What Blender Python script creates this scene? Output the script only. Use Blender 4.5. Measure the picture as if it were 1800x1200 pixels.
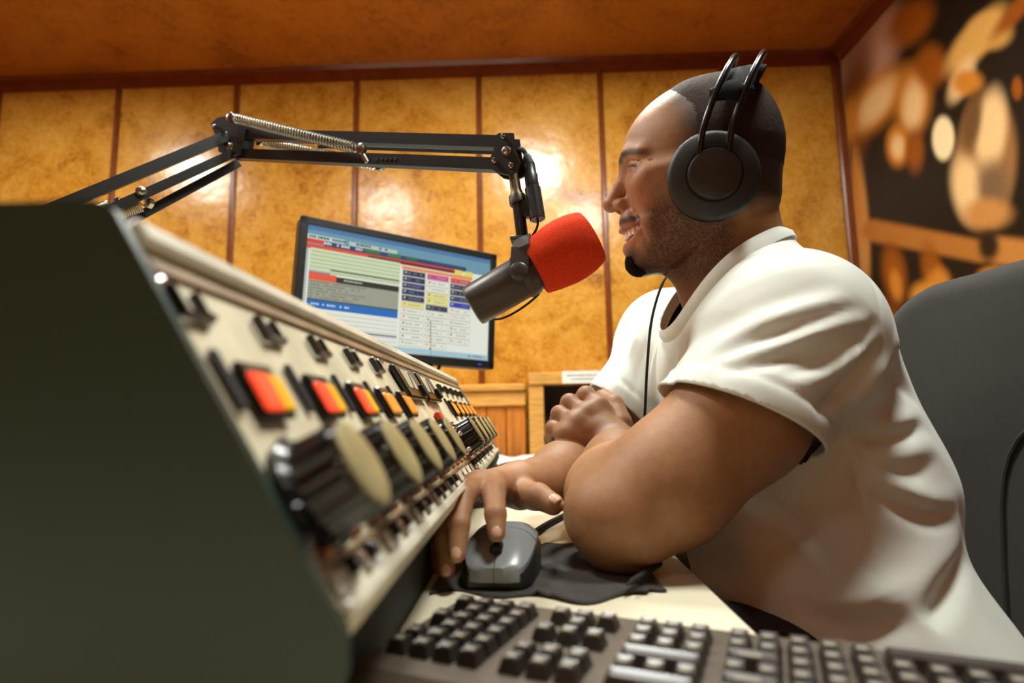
import bpy, bmesh, math, random
import numpy as np
from mathutils import Vector, Matrix
from mathutils.bvhtree import BVHTree

for o in list(bpy.data.objects):
    bpy.data.objects.remove(o)
S = bpy.context.scene
C = S.collection
rng = random.Random(7)

# ------------------------------------------------------------------ camera
FPX = 1020.0                                   # focal length in pixels of an 1800 px wide frame
_fw = np.array([30., -130., -FPX]); _fw /= np.linalg.norm(_fw)
_up = np.array([-143., 8050., -FPX]); _up -= _fw * _up.dot(_fw); _up /= np.linalg.norm(_up)
_rt = np.cross(_fw, _up)
RW = np.stack([_rt, _fw, _up], 1)              # world -> camera
CAM = np.array([0., 0., .895])
cd = bpy.data.cameras.new('camera')
cam = bpy.data.objects.new('camera', cd); C.objects.link(cam)
cam.matrix_world = Matrix.Translation(CAM.tolist()) @ Matrix(RW.T.tolist()).to_4x4()
cd.sensor_width = 36.0; cd.lens = 36.0 * FPX / 1800.0
cd.clip_start = .01
cd.dof.use_dof = True; cd.dof.focus_distance = .70; cd.dof.aperture_fstop = 3.6
S.camera = cam

def W(px, py, d):
    """world point seen at a pixel of the 1800x1200 frame, d metres into the room"""
    r = RW.T @ np.array([px - 900., 600. - py, -FPX])
    return CAM + r * (d / r[1])
def on_plane(px, py, p0, n):
    r = RW.T @ np.array([px - 900., 600. - py, -FPX]); n = np.array(n, float)
    return CAM + r * (((np.array(p0, float) - CAM) @ n) / (r @ n))
def project(P):
    c = (np.asarray(P, float) - CAM) @ RW.T
    return 900 + FPX * c[..., 0] / -c[..., 2], 600 - FPX * c[..., 1] / -c[..., 2]

# ------------------------------------------------------------------ light and exposure
S.view_settings.view_transform = 'Standard'
S.view_settings.look = 'None'
S.view_settings.gamma = 1.0
S.view_settings.use_curve_mapping = False
S.view_settings.exposure = -0.14
wd = bpy.data.worlds.new('world'); S.world = wd; wd.use_nodes = True
wd.node_tree.nodes['Background'].inputs[0].default_value = (.9, .85, .8, 1)
wd.node_tree.nodes['Background'].inputs[1].default_value = .01
CEIL = 2.372
LAMPS = [(-.95, .75, 22), (-1.9, 1.40, 19), (.06, 1.32, 32), (.44, .50, 26), (-.9, -.75, 2)]  # the last is a weak fill lamp, added behind the viewer
for lx, ly, pw in LAMPS:
    ld = bpy.data.lights.new('ceiling_light', 'AREA'); ld.shape = 'DISK'; ld.size = .30
    ld.energy = pw; ld.color = (.97, 1.0, .94)
    lo = bpy.data.objects.new('ceiling_light', ld); C.objects.link(lo)
    lo.location = (lx, ly, CEIL - .048)

# ------------------------------------------------------------------ materials
def _nodes(name):
    m = bpy.data.materials.new(name); m.use_nodes = True
    nt = m.node_tree; b = nt.nodes['Principled BSDF']
    return m, nt, b
def srgb(r, g, b):
    f = lambda c: c / 12.92 if c <= .04045 else ((c + .055) / 1.055) ** 2.4
    return (f(r / 255), f(g / 255), f(b / 255), 1)
def mat(name, col, rough=.5, metal=0., var=.12, scale=40., bump=0., bscale=None, coat=0., spec=.5, stretch=(1, 1, 1), emit=0., sheen=0.):
    """principled material with a little procedural colour variation and relief"""
    m, nt, b = _nodes(name)
    N, L = nt.nodes, nt.links
    b.inputs['Roughness'].default_value = rough; b.inputs['Metallic'].default_value = metal
    b.inputs['Specular IOR Level'].default_value = spec; b.inputs['Coat Weight'].default_value = coat
    b.inputs['Coat Roughness'].default_value = .12
    if sheen: b.inputs['Sheen Weight'].default_value = sheen
    tc = N.new('ShaderNodeTexCoord'); mp = N.new('ShaderNodeMapping'); mp.inputs['Scale'].default_value = stretch
    L.new(tc.outputs['Object'], mp.inputs[0])
    nz = N.new('ShaderNodeTexNoise'); nz.inputs['Scale'].default_value = scale; nz.inputs['Detail'].default_value = 5
    L.new(mp.outputs[0], nz.inputs['Vector'])
    rp = N.new('ShaderNodeValToRGB')
    a = [max(0, c * (1 - var)) for c in col[:3]] + [1]; z = [min(1, c * (1 + var)) for c in col[:3]] + [1]
    rp.color_ramp.elements[0].color = a; rp.color_ramp.elements[0].position = .35
    rp.color_ramp.elements[1].color = z; rp.color_ramp.elements[1].position = .65
    L.new(nz.outputs['Fac'], rp.inputs[0]); L.new(rp.outputs[0], b.inputs['Base Color'])
    if emit:
        L.new(rp.outputs[0], b.inputs['Emission Color']); b.inputs['Emission Strength'].default_value = emit
    if bump:
        n2 = N.new('ShaderNodeTexNoise'); n2.inputs['Scale'].default_value = bscale or scale * 3; n2.inputs['Detail'].default_value = 3
        L.new(mp.outputs[0], n2.inputs['Vector'])
        bp = N.new('ShaderNodeBump'); bp.inputs['Strength'].default_value = bump; bp.inputs['Distance'].default_value = .002
        L.new(n2.outputs['Fac'], bp.inputs['Height']); L.new(bp.outputs[0], b.inputs['Normal'])
    return m

def veneer(name, dark, mid, light, rough, wav=.25, scale=5.):
    """mottled glossy burl veneer"""
    m, nt, b = _nodes(name); N, L = nt.nodes, nt.links
    geo = N.new('ShaderNodeNewGeometry')
    n1 = N.new('ShaderNodeTexNoise'); n1.inputs['Scale'].default_value = scale; n1.inputs['Detail'].default_value = 4; n1.inputs['Distortion'].default_value = 1.2
    n2 = N.new('ShaderNodeTexNoise'); n2.inputs['Scale'].default_value = scale * 7; n2.inputs['Detail'].default_value = 6; n2.inputs['Roughness'].default_value = .7; n2.inputs['Distortion'].default_value = 1.6
    n3 = N.new('ShaderNodeTexVoronoi'); n3.inputs['Scale'].default_value = scale * 11
    for n in (n1, n2, n3): L.new(geo.outputs['Position'], n.inputs['Vector'])
    ad = N.new('ShaderNodeMath'); ad.operation = 'MULTIPLY_ADD'; ad.inputs[1].default_value = .45
    L.new(n1.outputs['Fac'], ad.inputs[0])
    m2 = N.new('ShaderNodeMath'); m2.operation = 'MULTIPLY'; m2.inputs[1].default_value = .55
    L.new(n2.outputs['Fac'], m2.inputs[0]); L.new(m2.outputs[0], ad.inputs[2])
    rp = N.new('ShaderNodeValToRGB'); e = rp.color_ramp.elements
    e[0].position = .36; e[0].color = dark; e[1].position = .62; e[1].color = light
    k = e.new(.47); k.color = mid
    L.new(ad.outputs[0], rp.inputs[0])
    mx = N.new('ShaderNodeMix'); mx.data_type = 'RGBA'; mx.blend_type = 'MULTIPLY'
    r3 = N.new('ShaderNodeValToRGB'); r3.color_ramp.elements[0].color = (.72, .66, .55, 1); r3.color_ramp.elements[0].position = .08
    r3.color_ramp.elements[1].color = (1, 1, 1, 1); r3.color_ramp.elements[1].position = .32
    L.new(n3.outputs['Distance'], r3.inputs[0])
    mx.inputs['Factor'].default_value = .6
    L.new(rp.outputs[0], mx.inputs[6]); L.new(r3.outputs[0], mx.inputs[7])
    L.new(mx.outputs[2], b.inputs['Base Color'])
    b.inputs['Roughness'].default_value = rough; b.inputs['Specular IOR Level'].default_value = .5
    n4 = N.new('ShaderNodeTexNoise'); n4.inputs['Scale'].default_value = 9; n4.inputs['Detail'].default_value = 4
    L.new(geo.outputs['Position'], n4.inputs['Vector'])
    bp = N.new('ShaderNodeBump'); bp.inputs['Strength'].default_value = wav; bp.inputs['Distance'].default_value = .01
    L.new(n4.outputs['Fac'], bp.inputs['Height']); L.new(bp.outputs[0], b.inputs['Normal'])
    return m

def attr_mat(name, rough=.5, emit=0., black=False, noise=0., nscale=60., bump=0., bscale=300., spec=.5, sss=0.):
    """colour from the mesh's own colour attribute (print, screen, skin pigment)"""
    m, nt, b = _nodes(name); N, L = nt.nodes, nt.links
    at = N.new('ShaderNodeAttribute'); at.attribute_name = 'Col'
    src = at.outputs['Color']
    tc = N.new('ShaderNodeTexCoord')
    if noise:
        nz = N.new('ShaderNodeTexNoise'); nz.inputs['Scale'].default_value = nscale; nz.inputs['Detail'].default_value = 5
        L.new(tc.outputs['Object'], nz.inputs['Vector'])
        mr = N.new('ShaderNodeMapRange'); mr.inputs[1].default_value = .3; mr.inputs[2].default_value = .7
        mr.inputs[3].default_value = 1 - noise; mr.inputs[4].default_value = 1 + noise
        L.new(nz.outputs['Fac'], mr.inputs[0])
        mx = N.new('ShaderNodeMix'); mx.data_type = 'RGBA'; mx.blend_type = 'MULTIPLY'; mx.inputs['Factor'].default_value = 1
        L.new(src, mx.inputs[6]); L.new(mr.outputs[0], mx.inputs[7]); src = mx.outputs[2]
    if black: b.inputs['Base Color'].default_value = (.01, .01, .01, 1)
    else: L.new(src, b.inputs['Base Color'])
    b.inputs['Roughness'].default_value = rough; b.inputs['Specular IOR Level'].default_value = spec
    if sss:
        b.inputs['Subsurface Weight'].default_value = sss; b.inputs['Subsurface Radius'].default_value = (.008, .003, .0015); b.inputs['Subsurface Scale'].default_value = 1
    if emit:
        L.new(src, b.inputs['Emission Color']); b.inputs['Emission Strength'].default_value = emit
    if bump:
        n2 = N.new('ShaderNodeTexNoise'); n2.inputs['Scale'].default_value = bscale; n2.inputs['Detail'].default_value = 3
        L.new(tc.outputs['Object'], n2.inputs['Vector'])
        bp = N.new('ShaderNodeBump'); bp.inputs['Strength'].default_value = bump; bp.inputs['Distance'].default_value = .001
        L.new(n2.outputs['Fac'], bp.inputs['Height']); L.new(bp.outputs[0], b.inputs['Normal'])
    return m

# ------------------------------------------------------------------ mesh helpers
class MB:
    """collects shapes, then links them as ONE mesh object"""
    def __init__(s): s.v = []; s.f = []
    def add(s, vs, fs):
        o = len(s.v); s.v += [tuple(map(float, p)) for p in vs]; s.f += [tuple(i + o for i in q) for q in fs]; return s
    def box(s, lo, hi, M=None, bev=0.):
        x0, y0, z0 = lo; x1, y1, z1 = hi
        if bev > 0:
            b = min(bev, (x1 - x0) * .45, (y1 - y0) * .45, (z1 - z0) * .45)
            vs = []
            for z, i in ((z0, b), (z0 + b, 0), (z1 - b, 0), (z1, b)):
                X0, X1, Y0, Y1 = x0 + i, x1 - i, y0 + i, y1 - i
                c = b if i == 0 else b * .6
                vs += [(X0 + c, Y0, z), (X1 - c, Y0, z), (X1, Y0 + c, z), (X1, Y1 - c, z), (X1 - c, Y1, z), (X0 + c, Y1, z), (X0, Y1 - c, z), (X0, Y0 + c, z)]
            fs = [tuple(reversed(range(8))), tuple(range(24, 32))]
            for k in range(3):
                for j in range(8):
                    a = k * 8 + j; c = k * 8 + (j + 1) % 8
                    fs.append((a, c, c + 8, a + 8))
        else:
            vs = [(x0, y0, z0), (x1, y0, z0), (x1, y1, z0), (x0, y1, z0), (x0, y0, z1), (x1, y0, z1), (x1, y1, z1), (x0, y1, z1)]
            fs = [(3, 2, 1, 0), (4, 5, 6, 7), (0, 1, 5, 4), (1, 2, 6, 5), (2, 3, 7, 6), (3, 0, 4, 7)]
        if M is not None: vs = [M @ Vector(p) for p in vs]
        return s.add(vs, fs)
    def prism(s, poly, h0, h1, M=None, inset=0.):
        """polygon in local xy extruded along local z"""
        n = len(poly); vs = [(x, y, h0) for x, y in poly] + [(x, y, h1) for x, y in poly]
        fs = [tuple(reversed(range(n))), tuple(range(n, 2 * n))] + [(i, (i + 1) % n, n + (i + 1) % n, n + i) for i in range(n)]
        if M is not None: vs = [M @ Vector(p) for p in vs]
        return s.add(vs, fs)
    def lathe(s, prof, seg=24, M=None, close=True):
        """profile (r, z) turned about local z"""
        vs = []; n = len(prof)
        for r, z in prof:
            for k in range(seg):
                a = 2 * math.pi * k / seg; vs.append((r * math.cos(a), r * math.sin(a), z))
        fs = []
        for i in range(n - 1):
            for k in range(seg):
                k2 = (k + 1) % seg
                fs.append((i * seg + k, i * seg + k2, (i + 1) * seg + k2, (i + 1) * seg + k))
        if close:
            fs.append(tuple(reversed(range(seg)))); fs.append(tuple(range((n - 1) * seg, n * seg)))
        if M is not None: vs = [M @ Vector(p) for p in vs]
        return s.add(vs, fs)
    def tube(s, pts, r, seg=8, caps=True):
        """round tube along a polyline; r a number or one per point"""
        P = [Vector(p) for p in pts]; n = len(P)
        R = [r] * n if not hasattr(r, '__len__') else r
        T = [(P[min(i + 1, n - 1)] - P[max(i - 1, 0)]).normalized() for i in range(n)]
        a = Vector((0, 0, 1)) if abs(T[0].z) < .9 else Vector((1, 0, 0))
        u = T[0].cross(a).normalized(); vs = []
        for i in range(n):
            u = (u - T[i] * u.dot(T[i])).normalized(); w = T[i].cross(u)
            for k in range(seg):
                t = 2 * math.pi * k / seg; vs.append(P[i] + (u * math.cos(t) + w * math.sin(t)) * R[i])
        fs = [(i * seg + k, i * seg + (k + 1) % seg, (i + 1) * seg + (k + 1) % seg, (i + 1) * seg + k) for i in range(n - 1) for k in range(seg)]
        if caps: fs += [tuple(reversed(range(seg))), tuple(range((n - 1) * seg, n * seg))]
        return s.add(vs, fs)
    def bar(s, a, b, w, h, up=(0, 0, 1), ext=0.):
        """rectangular bar from a to b; w across, h along up"""
        a = Vector(a); b = Vector(b); t = (b - a).normalized(); a = a - t * ext; b = b + t * ext
        u = Vector(up); u = (u - t * u.dot(t)).normalized(); x = t.cross(u)
        vs = [p + x * (i * w / 2) + u * (j * h / 2) for p in (a, b) for i, j in ((-1, -1), (1, -1), (1, 1), (-1, 1))]
        return s.add(vs, [(0, 3, 2, 1)[::-1], (4, 5, 6, 7), (0, 1, 5, 4), (1, 2, 6, 5), (2, 3, 7, 6), (3, 0, 4, 7)])
    def build(s, name, m, parent=None, smooth=False, loc=None):
        me = bpy.data.meshes.new(name); me.from_pydata(s.v, [], s.f); me.update()
        bm = bmesh.new(); bm.from_mesh(me); bmesh.ops.recalc_face_normals(bm, faces=bm.faces); bm.to_mesh(me); bm.free()
        if smooth:
            me.shade_smooth()
            try: me.set_sharp_from_angle(angle=math.radians(40))
            except Exception: pass
        return link(name, me, m, parent, loc)
def link(name, me, m, parent=None, loc=None):
    o = bpy.data.objects.new(name, me); C.objects.link(o)
    if m is not None and not me.materials: me.materials.append(m)
    if parent is not None:
        o.parent = parent
    if loc is not None: o.location = loc
    return o
def tag(o, label=None, cat=None, group=None, kind=None):
    if label: o['label'] = label
    if cat: o['category'] = cat
    if group: o['group'] = group
    if kind: o['kind'] = kind
    return o
def thing(name, loc=(0, 0, 0), M=None):
    o = bpy.data.objects.new(name, None); C.objects.link(o); o.empty_display_size = .05
    if M is not None: o.matrix_world = M
    else: o.location = loc
    return o
def frame(o, x, y, z):
    """matrix with origin o and axes x, y, z (columns)"""
    M = Matrix.Identity(4)
    for i, a in enumerate((x, y, z)):
        for j in range(3): M[j][i] = a[j]
    for j in range(3): M[j][3] = o[j]
    return M
def zframe(o, z, hint=(0, 0, 1)):
    z = Vector(z).normalized(); h = Vector(hint)
    if abs(z.dot(h)) > .95: h = Vector((1, 0, 0))
    x = h.cross(z).normalized(); return frame(o, x, z.cross(x), z)
def colour_attr(me, cols):
    a = me.color_attributes.new('Col', 'FLOAT_COLOR', 'POINT')
    c = np.ones((len(me.vertices), 4), np.float32); c[:, :3] = cols
    a.data.foreach_set('color', c.ravel())
def wb(mb, name, m, parent, smooth=False):
    """build shapes given in world coordinates under an unrotated Empty"""
    l = parent.location
    mb.v = [(x - l[0], y - l[1], z - l[2]) for x, y, z in mb.v]
    return mb.build(name, m, parent, smooth)
def place(name, me, parent, M):
    """another object that shares mesh data, at world matrix M, under an unrotated Empty"""
    o = bpy.data.objects.new(name, me); C.objects.link(o); o.parent = parent
    o.matrix_basis = Matrix.Translation(-parent.location) @ M
    return o
def bez(P, n=12):
    """smooth curve through points (Catmull-Rom)"""
    P = [np.array(p, float) for p in P]; Q = [2 * P[0] - P[1]] + P + [2 * P[-1] - P[-2]]; out = []
    for i in range(1, len(Q) - 2):
        a, b, c, d = Q[i - 1:i + 3]
        for k in range(n):
            t = k / n; out.append(.5 * (2 * b + (c - a) * t + (2 * a - 5 * b + 4 * c - d) * t * t + (3 * b - a - 3 * c + d) * t ** 3))
    out.append(P[-1]); return out
# ================================================================== THE ROOM
M_panel = veneer('burl_veneer', srgb(150, 92, 24), srgb(196, 134, 42), srgb(216, 160, 70), .22, .30)
M_ceil = veneer('ceiling_veneer', srgb(132, 70, 18), srgb(164, 92, 24), srgb(180, 106, 32), .3, .12, 3.)
M_batten = mat('varnished_batten', srgb(118, 58, 22), .22, var=.2, scale=20, stretch=(6, 6, 1))
M_cornice = mat('varnished_cornice', srgb(112, 46, 16), .25, var=.15, scale=20)
M_plaster = mat('warm_plaster', srgb(186, 150, 104), .8, var=.05, scale=6)
M_floor = mat('brown_carpet', srgb(70, 56, 46), .95, var=.25, scale=200)
M_pine = mat('pale_pine', srgb(206, 150, 74), .35, var=.16, scale=14, stretch=(1, 8, 8))
M_board = mat('orange_pine_board', srgb(188, 112, 40), .35, var=.22, scale=9, stretch=(9, 9, .8))
WB = 2.30; XR = 1.315; XL = -2.75; YF = -1.3

def struct(name, mb, m, parent=None, **k):
    o = mb.build(name, m, parent, **k)
    if parent is None: o['kind'] = 'structure'
    return o
struct('floor', MB().box((XL - .1, YF - .1, -.06), (XR + .1, WB + .1, 0)), M_floor)
ceiling = struct('ceiling', MB().box((XL - .1, YF - .1, CEIL), (XR + .1, WB + .1, CEIL + .06)), M_ceil)
wall_back = struct('wall_back', MB().box((XL - .1, WB, 0), (XR + .1, WB + .08, CEIL)), M_batten)
struct('wall_left', MB().box((XL - .08, YF, 0), (XL, WB, CEIL)), M_ceil)
struct('wall_front', MB().box((XL, YF - .08, 0), (XR, YF, CEIL)), M_ceil)
# back wall: each veneer panel and each batten over a joint is a piece of its own
XB = [-2.77, -2.255, -1.73, -1.215, -.70, -.183, .325, .83, 1.315]
for i in range(len(XB) - 1):
    x0, x1 = max(XB[i], XL) + .004, XB[i + 1] - .004
    MB().box((x0, WB - .012, .02), (x1, WB + .002, CEIL - .03), bev=.003).build('panel', M_panel, wall_back)
for x in XB[1:-1]:
    MB().box((x - .0115, WB - .024, .02), (x + .0115, WB - .006, CEIL - .04), bev=.005).build('batten', M_batten, wall_back)
# cornices and the corner post
struct('trim_1', MB().prism([(WB, CEIL - .055), (WB - .018, CEIL - .055), (WB - .026, CEIL - .035), (WB - .034, CEIL - .012), (WB - .05, CEIL), (WB, CEIL)], XL, XR,
       Matrix(((0, 0, 1, 0), (1, 0, 0, 0), (0, 1, 0, 0), (0, 0, 0, 1)))), M_cornice)
struct('trim_2', MB().prism([(XR, CEIL - .055), (XR - .018, CEIL - .055), (XR - .026, CEIL - .035), (XR - .034, CEIL - .012), (XR - .05, CEIL), (XR, CEIL)], YF, WB - .05,
       Matrix(((1, 0, 0, 0), (0, 0, 1, 0), (0, 1, 0, 0), (0, 0, 0, 1)))), M_cornice)
struct('trim_3', MB().box((XR - .035, WB - .035, 0), (XR, WB - .012, CEIL - .05), bev=.006), M_batten)

# right wall carries a printed photo mural, warm out-of-focus shapes on near black
wall_right = struct('wall_right', MB().box((XR, YF, 0), (XR + .08, WB, CEIL)), M_plaster)
def mural():
    ys = np.linspace(-.6, WB - .036, 330); zs = np.linspace(.05, CEIL - .056, 300)
    Y, Z = np.meshgrid(ys, zs, indexing='ij')
    P = np.stack([np.full_like(Y, XR - .0012), Y, Z], -1).reshape(-1, 3)
    q = P.copy(); q[:, 1] = np.maximum(q[:, 1], .75)
    px, py = project(q); u = P[:, 1]; 
    col = np.zeros((len(P), 3)); col[:] = srgb(16, 11, 7)[:3]
    n = .5 + .5 * np.sin(px * .011 + 1.3) * np.sin(py * .013)
    col += n[:, None] * np.array(srgb(36, 25, 17)[:3]) * .6
    def blob(cx, cy, rx, ry, ang, c, soft=.5, k=1.):
        a = math.radians(ang); dx = px - cx; dy = py - cy
        x = (dx * math.cos(a) + dy * math.sin(a)) / rx; y = (-dx * math.sin(a) + dy * math.cos(a)) / ry
        d = np.sqrt(x * x + y * y); t = np.clip((1 + soft - d) / (2 * soft), 0, 1); t = t * t * (3 - 2 * t) * k
        t = np.where(P[:, 1] < .76, 0, t)
        col[:] = col * (1 - t[:, None]) + np.array(srgb(*c)[:3]) * t[:, None]
    def band(a, b, hw_, c, soft):
        ax, ay = a; bx, by = b; t = np.clip(((px - ax) * (bx - ax) + (py - ay) * (by - ay)) / ((bx - ax) ** 2 + (by - ay) ** 2), 0, 1)
        d = np.hypot(px - ax - t * (bx - ax), py - ay - t * (by - ay)) / hw_; k = sstep_((1 + soft - d) / (2 * soft)); k = np.where(P[:, 1] < .76, 0, k)
        col[:] = col * (1 - k[:, None]) + np.array(srgb(*c)[:3]) * k[:, None]
    def sstep_(t): t = np.clip(t, 0, 1); return t * t * (3 - 2 * t)
    O = (206, 128, 44); D = (150, 78, 16); L = (238, 196, 136); T = (196, 134, 70)
    blob(1500, 110, 60, 130, 30, (196, 150, 122), .3)            # pinkish band near the corner
    blob(1500, 200, 30, 120, 8, (120, 66, 24), .5)
    blob(1600, 40, 30, 48, 40, D, .5); blob(1545, 175, 32, 66, 35, O, .5); blob(1540, 180, 20, 46, 35, L, .6)
    blob(1605, 175, 30, 58, 5, O, .5); blob(1605, 185, 18, 40, 5, L, .6); blob(1637, 115, 26, 36, 0, D, .5)
    blob(1490, 215, 16, 40, 10, O, .6); blob(1578, 255, 20, 36, 0, O, .4); blob(1578, 258, 11, 20, 0, L, .6)
    blob(1608, 265, 15, 34, 0, D, .6)
    blob(1715, 70, 26, 74, 40, (220, 164, 84), .35); blob(1740, 55, 36, 30, 0, (220, 164, 84), .4); blob(1690, 140, 16, 40, 25, L, .5); blob(1700, 145, 26, 22, 0, O, .5)
    blob(1785, 20, 14, 60, 40, D, .6)
    blob(1658, 243, 19, 38, 0, (250, 226, 176), .22)             # bright lamp shape
    blob(1732, 285, 54, 118, 4, (150, 104, 58), .18); blob(1742, 230, 26, 70, 6, L, .4); blob(1700, 330, 26, 56, -8, L, .45); blob(1745, 330, 26, 46, 0, (120, 92, 64), .6); blob(1735, 375, 40, 26, 0, T, .5)
    blob(1708, 215, 16, 50, 8, (110, 76, 42), .5)
    blob(1788, 155, 9, 20, 0, D, .4)
    blob(1514, 390, 13, 115, -4, T, .4); blob(1506, 360, 5, 90, -3, O, .5)
    band((1535, 405), (1725, 442), 19, (176, 110, 46), .4); band((1755, 440), (1880, 455), 24, (190, 124, 56), .4)   # tilted bar
    blob(1738, 432, 18, 26, 0, (40, 24, 14), .5)
    blob(1572, 480, 20, 50, -8, D, .5); blob(1575, 500, 10, 26, -8, O, .6); blob(1640, 480, 18, 50, -12, D, .5); blob(1650, 500, 20, 28, 0, O, .5); blob(1625, 520, 24, 24, 0, (214, 140, 50), .5)
    blob(1745, 485, 24, 16, 0, O, .5); blob(1660, 560, 60, 20, 0, D, .6); blob(1560, 590, 26, 50, 0, D, .6)
    fs = []; nz = len(zs)
    i, j = np.meshgrid(np.arange(len(ys) - 1), np.arange(nz - 1), indexing='ij')
    a = (i * nz + j).ravel(); fs = np.stack([a, a + 1, a + nz + 1, a + nz], 1)
    me = bpy.data.meshes.new('mural'); me.from_pydata(P.tolist(), [], fs.tolist()); colour_attr(me, np.clip(col, 0, 1))
    link('mural_print', me, attr_mat('mural_ink', .42, noise=.12, nscale=400, spec=.25), wall_right)
mural()

# ceiling fixtures: a flat metal ring with an opal disc
M_fix = mat('lamp_ring', srgb(210, 205, 195), .4)
M_opal = mat('opal_disc', srgb(255, 244, 220), .6, var=.02, emit=4.)
for k, (lx, ly, pw) in enumerate(LAMPS):
    t = thing('ceiling_lamp', (lx, ly, CEIL))
    MB().lathe([(.155, 0), (.18, 0), (.185, -.012), (.18, -.03), (.165, -.04), (.158, -.036), (.155, -.01)], 32, close=False).build('ring', M_fix, t, smooth=True)
    MB().lathe([(.157, -.030), (.157, -.036), (.02, -.040)], 32).build('diffuser', M_opal, t, smooth=True)
    tag(t, ['round ceiling lamp over the mixing console', 'round ceiling lamp nearest the left end of the back wall', 'round ceiling lamp over the microphone, nearest the back wall',
            'round ceiling lamp right above the person', 'weak round fill lamp added behind the keyboard, farthest from the back wall'][k], 'lamp', 'round ceiling lamps')

# low wooden panelling and an open cabinet against the back wall, behind the desk
t = thing('wainscot', (0, 2.16, 0))
MB().box((-1.6, -.035, .985), (-.012, .13, 1.012), bev=.006).build('ledge', M_pine, t)
MB().box((-1.6, -.02, .93), (-.012, .01, .985), bev=.004).build('rail', M_pine, t)
for k in range(22):
    x1 = -.014 - k * .072
    MB().box((x1 - .070, -.006 + rng.uniform(-.0015, .0015), .70), (x1, .012, .932), bev=.004).build('plank', M_board, t)
tag(t, 'low orange pine planking with a pale ledge behind the mixing console', 'panelling')
t = thing('cabinet', (0, 2.14, 0))
MB().box((0, -.02, .66), (.055, .15, 1.022), bev=.003).build('stile', M_pine, t)
MB().box((0, -.028, 1.005), (.62, .15, 1.05), bev=.004).build('top_rail', M_pine, t)
MB().box((.565, -.02, .66), (.62, .15, 1.005), bev=.003).build('stile', M_pine, t)
M_dark = mat('dark_cabinet_inside', srgb(52, 34, 20), .6)
MB().box((.055, .12, .66), (.565, .15, 1.005)).build('back_panel', M_dark, t)
MB().box((.055, -.01, .66), (.565, .12, .675)).build('shelf', M_dark, t)
MB().box((.055, .0, .86), (.565, .12, .872)).build('shelf', M_dark, t)
tag(t, 'open pale wooden cabinet with a dark inside against the back wall', 'cabinet')
M_paper = mat('white_paper', srgb(232, 228, 218), .7, var=.02)
M_ink = mat('grey_ink', srgb(120, 116, 112), .7)
t = thing('paper_label', (.195, 2.1115, 1.03))
MB().box((-.072, -.001, -.022), (.072, 0, .022)).build('sheet', M_paper, t)
mb = MB()
for r, (a, b_) in enumerate(((-.055, .055), (-.04, .045))):
    x = a
    while x < b_:
        w = rng.uniform(.004, .012); mb.box((x, -.0016, .004 - r * .014), (min(x + w, b_), -.0009, .009 - r * .014)); x += w + .003
mb.build('lettering', M_ink, t)
tag(t, 'white paper label with two rows of small print on the cabinet', 'label')
t = thing('small_box', (.13, 2.2, .872))
MB().box((0, -.02, 0), (.06, .03, .035), bev=.003).build('carton', mat('brown_card', srgb(120, 96, 74), .7), t)
MB().box((-.002, -.022, .028), (.062, .032, .038), bev=.002).build('lid', mat('brown_card_lid', srgb(136, 110, 84), .7), t)
tag(t, 'small brown box on the shelf inside the cabinet', 'box')
# ================================================================== DESK
M_desk = mat('cream_laminate', srgb(226, 218, 190), .35, var=.03, scale=8)
M_blackp = mat('black_plastic', srgb(24, 23, 22), .4, var=.2)
M_black = mat('matt_black', srgb(14, 14, 13), .7, var=.2)
t = thing('desk', (-.4, .9, 0))
wb(MB().box((-1.25, -.62, .72), (.15, 2.11, .75), bev=.004), 'desk_top', M_desk, t)
for x, y in ((-1.2, -.55), (.08, -.55), (-1.2, 2.05), (.08, 2.05)):
    wb(MB().box((x - .025, y - .025, 0), (x + .025, y + .025, .72), bev=.003), 'leg', M_blackp, t)
wb(MB().box((-1.2, 2.06, .62), (.08, 2.08, .72)), 'apron', M_desk, t)
tag(t, 'long cream laminate desk under the mixing console', 'desk')

# ================================================================== MIXING CONSOLE
M_cream = mat('worn_cream_paint', srgb(208, 198, 168), .45, var=.16, scale=30, bump=.05)
M_rail = mat('brushed_cream_rail', srgb(206, 200, 180), .35, var=.08, scale=60)
M_groove = mat('brown_groove', srgb(140, 112, 78), .6, var=.2)
M_green = mat('dark_green_enamel', srgb(32, 50, 40), .42, var=.08, scale=12)
M_knob = mat('bakelite_black', srgb(16, 14, 13), .22, var=.2)
M_cap = mat('brass_cream_cap', srgb(152, 138, 92), .45, var=.1, scale=60)
M_red = mat('red_lens', srgb(240, 70, 40), .3, var=.05, emit=1.1)
M_yel = mat('yellow_lens', srgb(226, 170, 20), .3, var=.05, emit=.35)
M_ora = mat('orange_lens', srgb(236, 140, 50), .3, var=.05, emit=.6)
M_lab = mat('write_on_strip', srgb(214, 212, 200), .6, var=.06)
M_mface = mat('aged_meter_face', srgb(188, 180, 150), .5, var=.08)
M_chrome = mat('chrome', srgb(200, 198, 192), .2, metal=1., var=.04)
con = thing('mixing_console', (-.25, .65, .75))
CA = np.array([-.0611, 0, .8279]); CT = np.array([-.5198, 0, .8543]); CN = np.array([.8543, 0, .5198])
F = frame(CA, (0, 1, 0), CT, CN)                       # x along the desk, y up the slope, z out of the panel
S0, S1, TL = .1975, 1.13, .165
XZ = Matrix(((1, 0, 0, 0), (0, 0, 1, 0), (0, 1, 0, 0), (0, 0, 0, 1)))   # polygon (x, z) extruded along y
sec = [(-.0611, .8279), (-.1469, .9689), (-.153, .9715), (-.40, .9715), (-.42, .955), (-.42, .80), (-.10, .80), (-.066, .816)]
wb(MB().prism([(x - .0012, z) for x, z in sec], S0, S1, XZ), 'housing', M_cream, con)
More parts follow.
